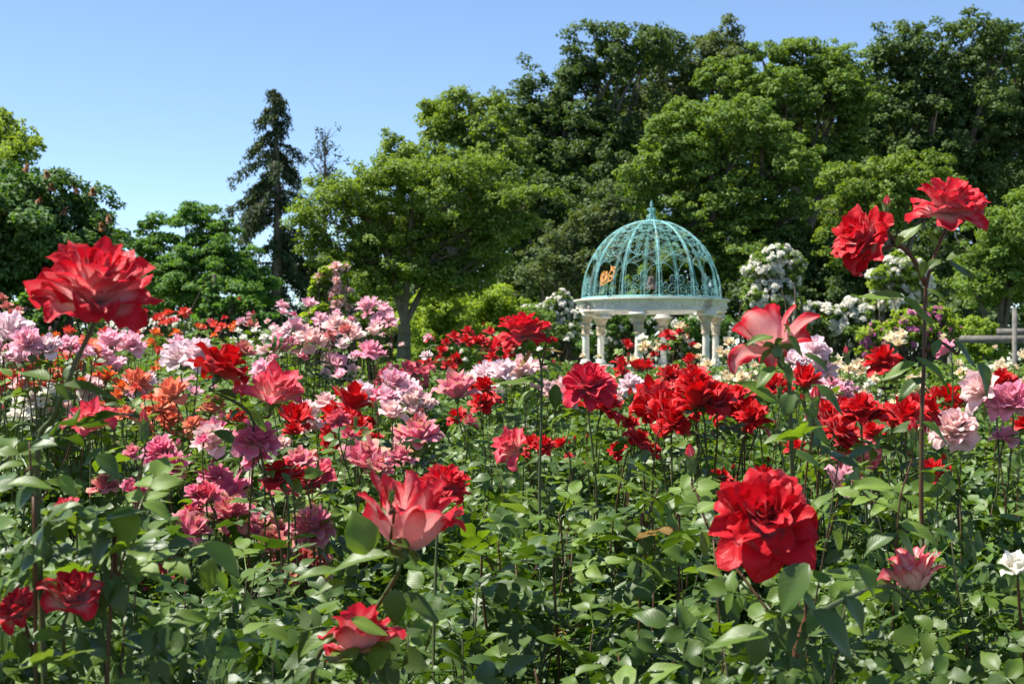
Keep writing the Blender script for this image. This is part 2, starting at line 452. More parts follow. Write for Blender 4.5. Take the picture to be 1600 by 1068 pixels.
def tree(name, label, cat, px, d, lobes_px, leaf, mat, rc, seed, trunk_r=0.22, fork=0.35, dens=1.15, cover=1.3,
         depth=1.0, group=None, bark='bark', twigs=3, up=0.55, flat=0.6, lean=0.0, dj=0.25):
    rng = np.random.default_rng(seed)
    base = Vector(((px - 800) / F * d, d, G(d)))
    root = thing(name, label, cat, base, group)
    lobes = []
    for (lx, ly, rx, ry) in lobes_px:
        rxm, rzm = rx * 1.10 / F * d, ry * 1.12 / F * d
        rym = depth * rxm
        c = P(lx, ly, d) + Vector((0, rng.uniform(-dj, dj) * rym * 1.6, 0))
        lobes.append((c, rxm, rym, rzm))
    top = max(c.z for c, *_ in lobes)
    zf = base.z + (top - base.z) * fork
    fk = Vector((base.x + lean, base.y, zf))
    pts = bez([base + Vector((0, 0, -.1)), base.lerp(fk, .5) + Vector((rng.normal() * .05, 0, 0)), fk], 5)
    V, fs = tube(pts, np.linspace(trunk_r * 1.25, trunk_r * .85, len(pts)), 9, cap=False)
    obj('trunk', mesh_np('trunk', V - np.array(base), fs, M[bark], smooth=True), root)
    mains = []
    for li, (c, rx, ry, rz) in enumerate(lobes):
        mb = MB()
        end = Vector(c) + Vector((0, 0, rz * .15))
        if li < 4:
            s0, r0 = fk - Vector((0, 0, .1 * trunk_r)), trunk_r * .5
            mains.append(end)
        else:                                  # the rest spring from the nearest main limb
            e0 = min(mains, key=lambda e: (e - end).length)
            s0, r0 = fk.lerp(e0, rng.uniform(.3, .6)) + Vector((0, 0, .05)), trunk_r * .24
        V, fs = limb_mesh(rng, s0, end, r0, trunk_r * .09)
        mb.add(V - np.array(base), fs)
        for k in range(twigs):
            D = unit(rng.normal(size=3)); D[2] = abs(D[2]) * .6
            s = Vector(fk).lerp(end, rng.uniform(.55, .95))
            e = Vector(c) + Vector(D * np.array([rx, ry, rz]) * .85)
            V, fs = limb_mesh(rng, s, e, trunk_r * .14, trunk_r * .04, .05, 4)
            mb.add(V - np.array(base), fs)
        obj('limb', mb.mesh('limb', M[bark], True), root)
    obj('crown', crown_mesh('crown', mat, lobes, leaf, rc, dens, seed + 1, base, cover, up, flat), root)
    return root

def tm(key, c0, c1, **k): M[key] = leafy('tree_' + key, c0, c1, **k)
tm('chestnut', (0.017, 0.053, 0.011), (0.065, 0.144, 0.022), rough=0.42, trans=0.31)
tm('lime', (0.083, 0.172, 0.020), (0.218, 0.310, 0.037), rough=0.5, trans=0.41)
tm('maple', (0.026, 0.086, 0.017), (0.088, 0.190, 0.029), rough=0.48, trans=0.37)
tm('umbrella', (0.052, 0.110, 0.012), (0.132, 0.210, 0.024), rough=0.40, trans=0.41)
tm('woodlight', (0.042, 0.094, 0.012), (0.138, 0.212, 0.026), rough=0.48, trans=0.36)
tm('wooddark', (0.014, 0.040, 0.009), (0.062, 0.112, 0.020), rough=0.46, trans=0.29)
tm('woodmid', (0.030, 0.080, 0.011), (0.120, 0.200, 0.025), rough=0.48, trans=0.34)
tm('woodgrey', (0.024, 0.052, 0.015), (0.088, 0.128, 0.034), rough=0.5, trans=0.29)
tm('conifer', (0.012, 0.032, 0.012), (0.048, 0.075, 0.026), rough=0.6, trans=0.19)
tm('hedge', (0.083, 0.172, 0.017), (0.212, 0.305, 0.031), rough=0.45, trans=0.41)

WOOD = 'trees of the wood behind the garden'
# far-left trees
tree('chestnut_tree', 'dark broad chestnut tree with reddish flower spikes at the garden edge', 'tree', 20, 24,
     [(30, 345, 85, 80), (105, 350, 70, 65), (-70, 340, 110, 110), (145, 405, 48, 62), (70, 420, 95, 70), (-30, 430, 90, 80), (175, 375, 22, 20), (40, 290, 50, 30)],
     (0.115, 0.06), M['chestnut'], 0.26, 11, trunk_r=.2, dens=1.7, fork=.3)
tree('lime_tree', 'bright yellow-green treetop rising behind the dark chestnut tree', 'tree', -20, 34,
     [(-25, 240, 55, 60), (20, 225, 35, 35), (40, 232, 22, 18), (0, 280, 60, 60), (5, 190, 16, 22), (-60, 320, 80, 90)],
     (0.12, 0.07), M['lime'], 0.28, 12, trunk_r=.22, group=None)
tree('maple_tree', 'feathery green maple standing between chestnut and dark conifer', 'tree', 315, 28,
     [(285, 360, 58, 34), (250, 395, 45, 40), (330, 385, 55, 38), (300, 425, 80, 42), (380, 420, 42, 34), (395, 455, 38, 30), (265, 452, 55, 34), (340, 462, 70, 34), (225, 360, 14, 12), (300, 332, 26, 14), (350, 352, 22, 16)],
     (0.10, 0.042), M['maple'], 0.24, 13, trunk_r=.13, dens=1.4, flat=.35)
# big wood, back to front
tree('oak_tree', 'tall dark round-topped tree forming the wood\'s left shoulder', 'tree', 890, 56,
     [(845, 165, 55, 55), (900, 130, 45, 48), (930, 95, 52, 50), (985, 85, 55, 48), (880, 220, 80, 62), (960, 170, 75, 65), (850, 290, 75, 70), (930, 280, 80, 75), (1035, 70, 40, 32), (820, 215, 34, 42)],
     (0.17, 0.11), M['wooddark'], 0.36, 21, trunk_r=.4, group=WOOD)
tree('oak_tree', 'olive crown on the wood\'s skyline above the gazebo dome', 'tree', 1090, 60,
     [(1055, 100, 55, 48), (1130, 75, 42, 38), (1105, 130, 65, 50), (1030, 180, 60, 55), (1160, 95, 28, 28), (1040, 250, 65, 60)],
     (0.17, 0.11), M['woodgrey'], 0.36, 22, trunk_r=.4, group=WOOD)
tree('oak_tree', 'tall dark twin-domed tree at the highest part of the wood', 'tree', 1460, 56,
     [(1405, 80, 52, 46), (1385, 130, 55, 50), (1500, 75, 58, 46), (1545, 90, 40, 40), (1455, 130, 70, 55), (1540, 150, 60, 55), (1420, 200, 75, 60), (1510, 215, 80, 65), (1470, 290, 90, 60), (1585, 240, 50, 60), (1395, 290, 55, 55)],
     (0.17, 0.11), M['wooddark'], 0.36, 23, trunk_r=.4, group=WOOD)
tree('oak_tree', 'dark tree cut off by the picture\'s edge beyond the twin-domed tree', 'tree', 1640, 60,
     [(1590, 95, 42, 42), (1640, 130, 60, 60), (1610, 190, 60, 60), (1620, 290, 70, 80)],
     (0.17, 0.11), M['wooddark'], 0.36, 24, trunk_r=.35, group=WOOD)
tree('elm_tree', 'bright green tree with horizontal sprays at the middle of the wood', 'tree', 1240, 52,
     [(1190, 105, 48, 34), (1250, 90, 50, 32), (1310, 95, 42, 32), (1140, 130, 45, 38), (1210, 160, 70, 45), (1290, 155, 65, 48), (1165, 215, 75, 50), (1260, 225, 80, 50), (1330, 205, 40, 45), (1310, 270, 55, 40), (1340, 130, 22, 24)],
     (0.17, 0.085), M['woodmid'], 0.32, 25, trunk_r=.38, flat=.42, group=WOOD)
tree('elm_tree', 'sunny light green tree directly behind the gazebo', 'tree', 1120, 45,
     [(1110, 190, 60, 44), (1060, 225, 55, 40), (1180, 205, 55, 45), (1240, 260, 60, 50), (1030, 255, 45, 40), (1130, 265, 70, 52), (1050, 320, 75, 55), (1200, 275, 60, 50), (1140, 345, 85, 60), (1215, 350, 55, 60), (1000, 290, 36, 34), (1080, 400, 90, 55), (1180, 420, 75, 55), (1060, 430, 80, 60), (990, 440, 60, 50)],
     (0.15, 0.085), M['woodmid'], 0.29, 26, trunk_r=.32, flat=.5, group=WOOD)
tree('oak_tree', 'light olive tree showing sky gaps above the spreading umbrella tree', 'tree', 720, 50,
     [(690, 180, 38, 26), (735, 170, 45, 32), (765, 200, 40, 34), (700, 215, 45, 28), (618, 228, 26, 18), (640, 245, 40, 24), (780, 240, 50, 45), (720, 260, 70, 40), (668, 170, 18, 12)],
     (0.16, 0.10), M['woodlight'], 0.28, 27, trunk_r=.28, dens=1.2, group=WOOD)
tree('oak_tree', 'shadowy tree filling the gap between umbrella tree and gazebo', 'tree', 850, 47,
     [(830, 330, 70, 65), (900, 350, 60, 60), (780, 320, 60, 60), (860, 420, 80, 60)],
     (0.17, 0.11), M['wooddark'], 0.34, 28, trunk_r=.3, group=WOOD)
tree('elm_tree', 'grey-green bushy tree low at the gazebo\'s near side', 'tree', 870, 40,
     [(870, 395, 45, 34), (925, 375, 38, 40), (850, 430, 40, 36), (905, 430, 55, 42), (955, 335, 30, 40), (960, 400, 50, 60)],
     (0.12, 0.07), M['woodgrey'], 0.22, 29, trunk_r=.18, fork=.25, group=WOOD)
tree('elm_tree', 'yellow-green low tree behind the pair of high red roses', 'tree', 1390, 42,
     [(1340, 285, 48, 32), (1420, 270, 60, 34), (1470, 290, 40, 36), (1310, 330, 36, 36), (1400, 330, 70, 45), (1330, 390, 45, 40)],
     (0.14, 0.085), M['woodlight'], 0.27, 30, trunk_r=.25, group=WOOD)
tree('oak_tree', 'dark understorey tree between white climbing roses and gazebo', 'tree', 1280, 44,
     [(1260, 410, 60, 60), (1330, 450, 70, 55), (1400, 440, 70, 60), (1460, 400, 50, 60), (1260, 480, 70, 50), (1180, 480, 60, 45)],
     (0.14, 0.085), M['wooddark'], 0.27, 31, trunk_r=.22, fork=.25, group=WOOD)
tree('elm_tree', 'rounded mid-green tree over the grey rail fence', 'tree', 1560, 33,
     [(1530, 375, 55, 42), (1590, 350, 50, 45), (1560, 430, 75, 45), (1505, 425, 36, 40), (1620, 420, 50, 60)],
     (0.11, 0.06), M['woodmid'], 0.2, 32, trunk_r=.18, fork=.3, group=WOOD)
# a deep row that closes the wood behind
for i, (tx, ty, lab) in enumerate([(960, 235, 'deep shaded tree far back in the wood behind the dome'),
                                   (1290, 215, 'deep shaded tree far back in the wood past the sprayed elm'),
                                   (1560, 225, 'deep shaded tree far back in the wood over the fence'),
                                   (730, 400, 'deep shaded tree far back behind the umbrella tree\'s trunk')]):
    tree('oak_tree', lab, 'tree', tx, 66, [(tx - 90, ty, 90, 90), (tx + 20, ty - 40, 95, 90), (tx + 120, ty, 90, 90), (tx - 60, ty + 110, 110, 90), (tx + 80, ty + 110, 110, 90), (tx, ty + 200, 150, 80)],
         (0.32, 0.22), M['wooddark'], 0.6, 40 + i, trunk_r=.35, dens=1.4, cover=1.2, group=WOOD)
for i, (tx, ty, lab) in enumerate([(560, 445, 'hazy low tree glimpsed behind the umbrella tree near the climber'),
                                   (200, 455, 'low dark tree glimpsed between chestnut and maple')]):
    tree('oak_tree', lab, 'tree', tx, 48, [(tx - 45, ty, 55, 45), (tx + 40, ty + 5, 55, 45), (tx, ty + 45, 80, 40)],
         (0.2, 0.13), M['woodmid' if i == 0 else 'wooddark'], 0.4, 50 + i, trunk_r=.2, fork=.3)

# umbrella-shaped tree
tree('umbrella_tree', 'spreading umbrella-shaped tree with a forked trunk behind the mauve roses', 'tree', 632, 23,
     [(650, 275, 90, 34), (735, 268, 75, 30), (590, 300, 75, 38), (520, 300, 52, 30), (690, 320, 105, 36), (790, 310, 55, 24), (845, 298, 28, 8), (560, 355, 85, 36), (490, 345, 36, 34),
      (640, 375, 90, 32), (740, 365, 75, 30), (540, 405, 66, 26), (660, 420, 80, 26), (750, 410, 55, 24), (500, 385, 34, 24), (590, 440, 55, 20), (715, 448, 50, 18), (810, 350, 40, 18)],
     (0.068, 0.038), M['umbrella'], 0.125, 61, trunk_r=.12, fork=.40, dens=0.95, cover=1.35, bark='bark_grey', twigs=4, flat=.6, up=.55)
# light green shrubs behind the red cluster
HEDGE = 'light green shrubs behind the beds'
for i, (hx, hy, w, h, d, lab) in enumerate([(690, 505, 62, 58, 27, 'light green rounded shrub just beside the umbrella tree\'s trunk'),
                                            (775, 500, 60, 56, 28, 'light green rounded shrub behind the small dark red roses'),
                                            (835, 520, 40, 40, 29, 'green shrub below the white roses next to the gazebo'),
                                            (600, 520, 40, 50, 30, 'shaded green shrub behind the umbrella tree\'s trunk'),
                                            (1530, 530, 36, 40, 29, 'yellow-green shrub behind the grey fence post')]):
    tree('shrub', lab, 'shrub', hx, d, [(hx - w * .4, hy, w * .6, h * .8), (hx + w * .45, hy + 4, w * .55, h * .75), (hx, hy - h * .45, w * .7, h * .5), (hx, hy + h * .5, w, h * .6)],
         (0.09, 0.038), M['hedge'] if i not in (2, 3) else M['woodmid'], 0.2, 70 + i, trunk_r=.05, fork=.2, dens=1.6, flat=.5, group=HEDGE)

def conifer():
    d, px = 44, 428
    base = Vector(((px - 800) / F * d, d, G(d)))
    root = thing('conifer_tree', 'tall ragged dark conifer with drooping branches against the sky', 'tree', base)
    rng = np.random.default_rng(77)
    top = P(430, 142, d)
    pts = bez([base, base.lerp(top, .5) + Vector((.1, 0, 0)), top - Vector((0, 0, .15))], 8)
    V, fs = tube(pts, np.linspace(.26, .03, len(pts)), 8, cap=False)
    obj('trunk', mesh_np('trunk', V - np.array(base), fs, M['bark'], smooth=True), root)
    prof = [(142, 8), (170, 16), (205, 28), (235, 32), (262, 52), (300, 56), (335, 58), (360, 62), (420, 66), (480, 58), (540, 40)]
    py = np.array([p[0] for p in prof]); pw = np.array([p[1] for p in prof])
    CC, NN, AX, RR = [], [], [], []
    mb = MB()
    y = 146
    while y < 530:
        for _ in range(3):
            yy = y + rng.uniform(-6, 6)
            z = P(px, yy, d).z
            L = np.interp(yy, py, pw) * 1.15 / F * d * rng.choice([.35, .7, 1.0, 1.25])
            az = rng.uniform(0, 2 * math.pi)
            c0 = np.array([base.x + (top.x - base.x) * .7, base.y, z])
            dirv = np.array([math.cos(az), math.sin(az), 0])
            k = 7
            path = [Vector(c0 + dirv * L * t + np.array([0, 0, .22 * L * t - .62 * L * t * t])) for t in np.linspace(0, 1, k)]
            V, fs = tube(path, np.linspace(.035, .008, k), 4, cap=False)
            mb.add(V - np.array(base), fs)
            n = int(60 + 200 * L)
            t = rng.beta(2.2, 1.2, n)
            side = np.array([-dirv[1], dirv[0], 0])
            cl = (np.round(t * 6 + rng.normal(size=n) * .25) / 6)
            C = c0 + dirv * (L * cl)[:, None] + np.array([0, 0, 1]) * (.22 * L * cl - .62 * L * cl ** 2)[:, None]
            C += side * (rng.normal(size=n) * .11 * (0.6 + L * .35))[:, None] + dirv * (rng.normal(size=n) * .07)[:, None]
            C[:, 2] -= rng.random(n) ** 1.3 * (.12 + .26 * cl)
            CC.append(C); NN.append(dirv * .5 + np.array([0, 0, .5]) + rng.normal(size=(n, 3)) * .5)
            AX.append(np.tile(np.array([0, 0, -1.0]), (n, 1))); RR.append(rng.random(n))
        y += 12.5
    obj('limb', mb.mesh('limb', M['bark'], True), root)
    C = np.concatenate(CC)
    V, Fq = leaf_quads(rng, C, np.concatenate(NN), .17, .05, axis=np.concatenate(AX))
    obj('crown', mesh_np('crown', V - np.array(base), Fq, M['conifer'], {'rnd': np.repeat(np.concatenate(RR), 4)}), root)
conifer()

def bare_tree():
    d, px = 46, 506
    base = Vector(((px - 800) / F * d, d, G(d)))
    root = thing('bare_tree', 'almost leafless dead treetop standing next to the tall conifer', 'tree', base)
    rng = np.random.default_rng(5)
    top = P(508, 205, d)
    V, fs = tube(bez([base, base.lerp(top, .6), top], 6), np.linspace(.16, .012, 13), 7, cap=False)
    obj('trunk', mesh_np('trunk', V - np.array(base), fs, M['bark'], smooth=True), root)
    ends = []
    for k in range(26):
        mb = MB()
        t = rng.uniform(.62, .97)
        s = base.lerp(top, t)
        L = (1 - t) * 2.0 + .35
        e = s + Vector((rng.uniform(-1, 1) * L * .75, rng.uniform(-.6, .6) * L, L * .75))
        V, fs = limb_mesh(rng, s, e, .022, .007, .02, 4); mb.add(V - np.array(base), fs)
        for j in range(5):
            a = s.lerp(e, rng.uniform(.3, .9)); b = a + Vector((rng.normal() * .22, rng.normal() * .2, .2 + .2 * rng.random()))
            V, fs = limb_mesh(rng, a, b, .010, .004, .02, 3); mb.add(V - np.array(base), fs); ends.append(b)
        obj('branch', mb.mesh('branch', M['bark'], True), root)
    C = np.concatenate([np.array(e) + rng.normal(size=(9, 3)) * .08 for e in ends if rng.random() < .33])
    V, Fq = leaf_quads(rng, C, rng.normal(size=C.shape) + [0, 0, .6], .12, .07)
    obj('crown', mesh_np('crown', V - np.array(base), Fq, M['conifer'], {'rnd': rng.random(len(V))}), root)
bare_tree()

# reddish flower spikes on the chestnut
def chestnut_spikes():
    root = next(o for o in COL.objects if o.name == 'chestnut_tree')
    rng = np.random.default_rng(8)
    m = leafy('chestnut_blossom', (0.26, 0.11, 0.06), (0.36, 0.19, 0.10), trans=.2)
    mb = MB()
    for k in range(34):
        t = k / 33; z = t * .26
        n = 5
        an = rng.uniform(0, 6.28, n)
        C = np.stack([np.cos(an) * .04 * (1 - t), np.sin(an) * .04 * (1 - t), np.full(n, z * .42)], 1) + rng.normal(size=(n, 3)) * .012
        V, Fq = leaf_quads(rng, C, C + [0, 0, .03], .035, .03); mb.add(V, Fq, rnd=rng.random())
    me = mb.mesh('flower_spike', m)
    for (x, y) in [(40, 268), (75, 278), (120, 302), (145, 305), (60, 318), (20, 305), (170, 348), (160, 360), (35, 345), (80, 298), (10, 335), (100, 335)]:
        p = P(x, y, 23.2 + rng.uniform(-.3, .5)) - root.location
        o = obj('flower_spike', me, root, p)
        o.rotation_euler = (rng.normal() * .2, rng.normal() * .2, rng.random() * 6)
chestnut_spikes()

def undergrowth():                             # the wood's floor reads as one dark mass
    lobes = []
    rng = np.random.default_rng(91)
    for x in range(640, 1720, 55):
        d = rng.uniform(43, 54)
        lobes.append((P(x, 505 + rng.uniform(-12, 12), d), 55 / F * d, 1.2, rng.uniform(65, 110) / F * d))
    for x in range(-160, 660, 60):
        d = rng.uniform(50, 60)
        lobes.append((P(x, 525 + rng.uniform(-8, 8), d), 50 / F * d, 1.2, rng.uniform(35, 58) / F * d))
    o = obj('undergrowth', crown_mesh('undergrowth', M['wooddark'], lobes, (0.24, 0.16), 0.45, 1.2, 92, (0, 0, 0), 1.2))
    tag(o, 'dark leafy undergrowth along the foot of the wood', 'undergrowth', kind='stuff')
undergrowth()
#--PART2--
# ------------------------------------------------------------------ gazebo
M['stone'] = rough_mat('pale_stone', (0.86, 0.80, 0.70), (0.74, 0.67, 0.57), 5, 0.85, 0.5, 0.012, c2=(0.46, 0.40, 0.33))
M['stone_warm'] = rough_mat('stained_stone', (0.62, 0.54, 0.42), (0.42, 0.31, 0.19), 11, 0.9, 0.7, 0.02, c2=(0.52, 0.46, 0.40))
M['verdigris'] = rough_mat('verdigris_iron', (0.18, 0.42, 0.41), (0.30, 0.60, 0.57), 9, 0.6, 0.3, 0.004, c2=(0.25, 0.30, 0.25))
M['gilt'] = rough_mat('gilt_emblem', (0.72, 0.34, 0.08), (0.60, 0.26, 0.06), 20, 0.45, 0.2, 0.004)
M['bronze'] = rough_mat('bronze_bell', (0.12, 0.085, 0.06), (0.20, 0.15, 0.11), 10, 0.55, 0.3, 0.004)

def gazebo():
    gx, gy = (1018 - 800) / F * 34, 34.0
    g0 = G(gy)
    base = Vector((gx, gy, g0))
    root = thing('gazebo', 'round stone gazebo with spiral columns and green wrought-iron dome', 'gazebo', base)
    zb, zt = 2.70 - g0, 2.99 - g0
    # plinth floor
    V, Fq = lathe([(0.01, .12), (2.05, .12), (2.08, .09), (2.08, -.05)], 48); obj('floor_slab', mesh_np('floor_slab', V, Fq, M['stone']), root)
    # entablature
    h = zt - zb
    prof = [(1.50, zb), (1.78, zb), (1.79, zb + .06 * h), (1.76, zb + .10 * h), (1.77, zb + .72 * h), (1.80, zb + .80 * h), (1.86, zb + .88 * h), (1.87, zt), (1.50, zt), (1.48, zt - .1), (1.48, zb + .02), (1.50, zb)]
    V, Fq = lathe(prof, 72)
    ent = obj('entablature', mesh_np('entablature', V, Fq, M['stone']), root)
    rng = np.random.default_rng(31)
    # carved garlands on the fascia
    mb = MB()
    for k in range(24):
        a0 = k * 2 * math.pi / 24
        pts = []
        for t in np.linspace(0, 1, 14):
            a = a0 + t * 2 * math.pi / 24
            z = zb + h * (.44 + .16 * math.sin(t * 2 * math.pi + k * 1.7))
            pts.append((1.772 * math.cos(a), 1.772 * math.sin(a), z))
        V, fs = tube(pts, .012, 5); mb.add(V, fs)
        for q in range(4):
            a = a0 + (q + rng.random()) * 2 * math.pi / 96
            z = zb + h * rng.uniform(.28, .62)
            c = np.array([1.772 * math.cos(a), 1.772 * math.sin(a), z])
            V, Fq = lathe([(.001, -.03), (.035, -.02), (.045, 0), (.03, .025), (.001, .035)], 7)
            mb.add(V * rng.uniform(.6, 1.2) + c, Fq)
    obj('carved_garland', mb.mesh('carved_garland', M['stone'], True), ent)
    # columns
    for k in range(6):
        a = math.radians(-16 + 60 * k)
        cx, cyy = 1.64 * math.sin(a), -1.64 * math.cos(a)
        top = zb - .01
        ab_z0 = top - .10
        cap0 = ab_z0 - .40
        sh0 = 1.56 - g0
        yaw = Quaternion((0, 0, 1), a)
        c = Vector((cx, cyy, 0))
        V, Fq = lathe([(.17, .11), (.17, .12)], 4)
        colm = MB()
        V, Fq = box((0, 0, (0.12 + sh0 - .10) / 2), (.40, .40, sh0 - .10 - .12)); colm.add(V, Fq)
        V, Fq = box((0, 0, sh0 - .135), (.46, .46, .07)); colm.add(V, Fq)
        V, Fq = box((0, 0, .17), (.48, .48, .10)); colm.add(V, Fq)
        ped = obj('pedestal', colm.mesh('pedestal', M['stone']), root, c, yaw)
        n = 40
        zs = np.linspace(sh0, cap0, n)
        tw = 2 * math.pi / .62
        prof = [(.082 - .008 * (z - sh0) / (cap0 - sh0), z) for z in zs]
        lo = sh0 + (cap0 - sh0) * .80
        V, Fq = lathe(prof, 28, lambda r, z, an: r * (1 + (.085 if z < lo else .0) * np.abs(np.sin(2.5 * (an + z * tw))) ** 1.0 - (.035 if z < lo else 0)))
        sh = obj('shaft', mesh_np('shaft', V, Fq, M['stone'], smooth=True), root, c, yaw)
        V, Fq = lathe([(.10, sh0 - .10), (.135, sh0 - .10), (.142, sh0 - .07), (.128, sh0 - .045), (.112, sh0 - .035), (.12, sh0 - .015), (.108, sh0 + .012), (.09, sh0 + .02)], 24)
        obj('base_ring', mesh_np('base_ring', V, Fq, M['stone'], smooth=True), sh)
        def acan(r, z, an):
            t = (z - cap0) / .40
            return r * (1 + .13 * math.sin(min(1, t * 2) * math.pi) * np.abs(np.cos(4 * an)) + .16 * math.sin(max(0, t * 2 - 1) * math.pi) * np.abs(np.sin(4 * an)) + .05 * np.cos(24 * an) * math.sin(t * 9))
        prof = [(r * .82, z) for r, z in [(.104, cap0 - .03), (.132, cap0 - .02), (.134, cap0 + .005), (.108, cap0 + .015), (.112, cap0 + .08), (.128, cap0 + .15), (.145, cap0 + .19), (.124, cap0 + .20), (.138, cap0 + .27), (.165, cap0 + .33), (.205, cap0 + .375), (.215, cap0 + .40)]]
        V, Fq = lathe(prof, 48, acan)
        cp = obj('capital', mesh_np('capital', V, Fq, M['stone_warm'], smooth=True), root, c, yaw)
        ab = MB()
        V, Fq = box((0, 0, ab_z0 + .03), (.38, .38, .06)); ab.add(V, Fq)
        V, Fq = box((0, 0, ab_z0 + .085), (.33, .33, .05)); ab.add(V, Fq)
        obj('abacus', ab.mesh('abacus', M['stone']), cp)
    # dome
    R, H, z0 = 1.66, 4.89 - 2.99, zt
    def D(az, t):                     # azimuth, elevation parameter 0..1
        e = t * math.pi / 2
        r = R * math.cos(e) ** .96 if t < 1 else 0
        return Vector((r * math.sin(az), -r * math.cos(az), z0 + H * math.sin(e)))
    NB = 12
    for k in range(NB):
        az = 2 * math.pi * (k + .02) / NB
        mb = MB()
        V, fs = tube([D(az, t) for t in np.linspace(0, .965, 24)], .0155, 6); mb.add(V, fs)
        for sgn in (-1, 1):
            pts = [D(az + sgn * (.03 + .09 * max(0, .25 - t)), t) for t in np.linspace(0, .62, 16)]
            V, fs = tube(pts, .005, 5); mb.add(V, fs)
        obj('rib', mb.mesh('rib', M['verdigris'], True), root)
        mid = az + math.pi / NB
        hb = math.pi / NB
        mb = MB()
        def curve(ps, r=.0056):
            V, fs = tube([D(mid + u * hb, t) for u, t in ps], r, 4); mb.add(V, fs)
        def spiral(u0, t0, ru, rt, turns, ph, sgn=1, n=18):
            ps = []
            for i in range(n + 1):
                s = i / n; q = 1 - .82 * s
                a = ph + sgn * turns * 2 * math.pi * s
                ps.append((u0 + ru * q * math.cos(a), t0 + rt * q * math.sin(a)))
            curve(ps)
        for sgn in (-1, 1):
            curve([(sgn * (.95 * math.cos(s)), .20 + .15 * math.sin(s)) for s in np.linspace(0, math.pi / 2, 10)])
            curve([(sgn * (.95 * math.cos(s)), .45 - .10 * math.sin(s)) for s in np.linspace(0, math.pi / 2, 9)])
            curve([(sgn * (.95 * math.cos(s)), .46 + .12 * math.sin(s)) for s in np.linspace(0, math.pi / 2, 9)])
            curve([(sgn * (.92 * math.cos(s)), .70 - .07 * math.sin(s)) for s in np.linspace(0, math.pi / 2, 8)])
            curve([(sgn * (.9 * math.cos(s)), .71 + .07 * math.sin(s)) for s in np.linspace(0, math.pi / 2, 8)])
            spiral(sgn * .30, .065, .27, .045, 1.6, math.pi if sgn > 0 else 0, -sgn)
            spiral(sgn * .22, .145, .22, .040, 1.5, -math.pi / 2, sgn)
            spiral(sgn * .30, .385, .30, .040, 1.6, math.pi if sgn > 0 else 0, sgn)
            spiral(sgn * .25, .455, .25, .032, 1.5, -math.pi / 2, sgn)
            spiral(sgn * .38, .525, .30, .028, 1.4, math.pi if sgn > 0 else 0, sgn)
            spiral(sgn * .40, .640, .36, .030, 1.5, math.pi if sgn > 0 else 0, sgn)
            spiral(sgn * .40, .690, .34, .026, 1.4, -math.pi / 2, sgn)
            spiral(sgn * .45, .800, .42, .026, 1.3, -math.pi / 2, sgn)
        curve([(0, t) for t in np.linspace(.01, .20, 5)])
        obj('scrollwork', mb.mesh('scrollwork', M['verdigris'], True), root)
    mb = MB()
    for t, r in ((.012, .026), (.86, .020), (.965, .026)):
        V, fs = tube([D(a, t) for a in np.linspace(0, 2 * math.pi, 49)], r, 6); mb.add(V, fs)
    obj('hoop', mb.mesh('hoop', M['verdigris'], True), root)
    # finial: four-lobed cage and a leaf-shaped point
    top = D(0, .999).z
    mb = MB()
    for k in range(6):
        a = k * math.pi / 3
        pts = [(r * math.cos(a), r * math.sin(a), top - .05 + z) for r, z in [(.10, 0), (.12, .06), (.10, .14), (.045, .22), (.05, .27), (.09, .30), (.075, .34), (.02, .33)]]
        V, fs = tube(bez(pts, 4), .013, 5); mb.add(V, fs)
    V, Fq = lathe([(.11, top - .07), (.115, top - .03), (.06, top - .01), (.018, top + .05), (.018, top + .25), (.035, top + .28), (.012, top + .31), (.04, top + .37), (.028, top + .42), (.008, top + .48), (.001, top + .51)], 10)
    mb.add(V, Fq)
    obj('finial', mb.mesh('finial', M['verdigris'], True), root)
    # bell and chain
    zbell = 3.26 - g0
    V, Fq = lathe([(.001, zbell + .30), (.05, zbell + .30), (.075, zbell + .26), (.09, zbell + .16), (.12, zbell + .08), (.17, zbell + .02), (.165, zbell), (.15, zbell + .01), (.001, zbell + .22)], 20)
    bell = obj('bell', mesh_np('bell', V, Fq, M['bronze'], smooth=True), root)
    mb = MB()
    z = zbell + .30
    q = 0
    while z < top - .08:
        pts = [((.018 * math.cos(s) if q % 2 else 0), (0 if q % 2 else .018 * math.cos(s)), z + .035 + .042 * math.sin(s)) for s in np.linspace(0, 2 * math.pi, 9)]
        V, fs = tube(pts, .008, 4, cap=False); mb.add(V, fs); z += .068; q += 1
    obj('chain', mb.mesh('chain', M['bronze'], True), bell)
    # gilt emblem: shield outline with interlaced strokes and a leaf on top
    ez = P(944, 434, 33).z - g0
    tt = math.asin(min(1, (ez - z0) / H)) * 2 / math.pi
    ex = (944 - 1018) / F * 33
    rr = R * math.cos(tt * math.pi / 2)
    eaz = math.asin(max(-1, min(1, ex / rr)))
    c = D(eaz, tt) * 1.0
    outn = Vector((math.sin(eaz), -math.cos(eaz), .55)).normalized()
    rx = Vector((math.cos(eaz), math.sin(eaz), 0)); up = outn.cross(rx)
    S = .0139                                   # metres per photo pixel there
    mb = MB()
    strokes = [[(-9, 10), (-12, 6.5), (-13, -1), (-10, -9), (-6, -18), (0, -14), (6, -11), (12, -9)], [(-8, 1), (-4.5, 9), (-3, 1), (-4.5, -9), (-6, -13)], [(-4.5, 9), (-2, 0), (-1.3, -10.5), (1, 0), (3.4, 9), (4, 12)],
               [(3.4, 10.5), (10, 10), (12.6, 4), (7.3, 0), (3, 1)], [(7.3, 0), (11.8, -2.6), (12, -7), (8.7, -10), (4.7, -6.5), (6, -2)], [(1, 19), (3, 15), (3.4, 12)], [(3.4, 13), (7.3, 17), (11, 15), (7, 12.5), (3.4, 13)], [(-10, 5), (-9, -4), (-5, -12)]]
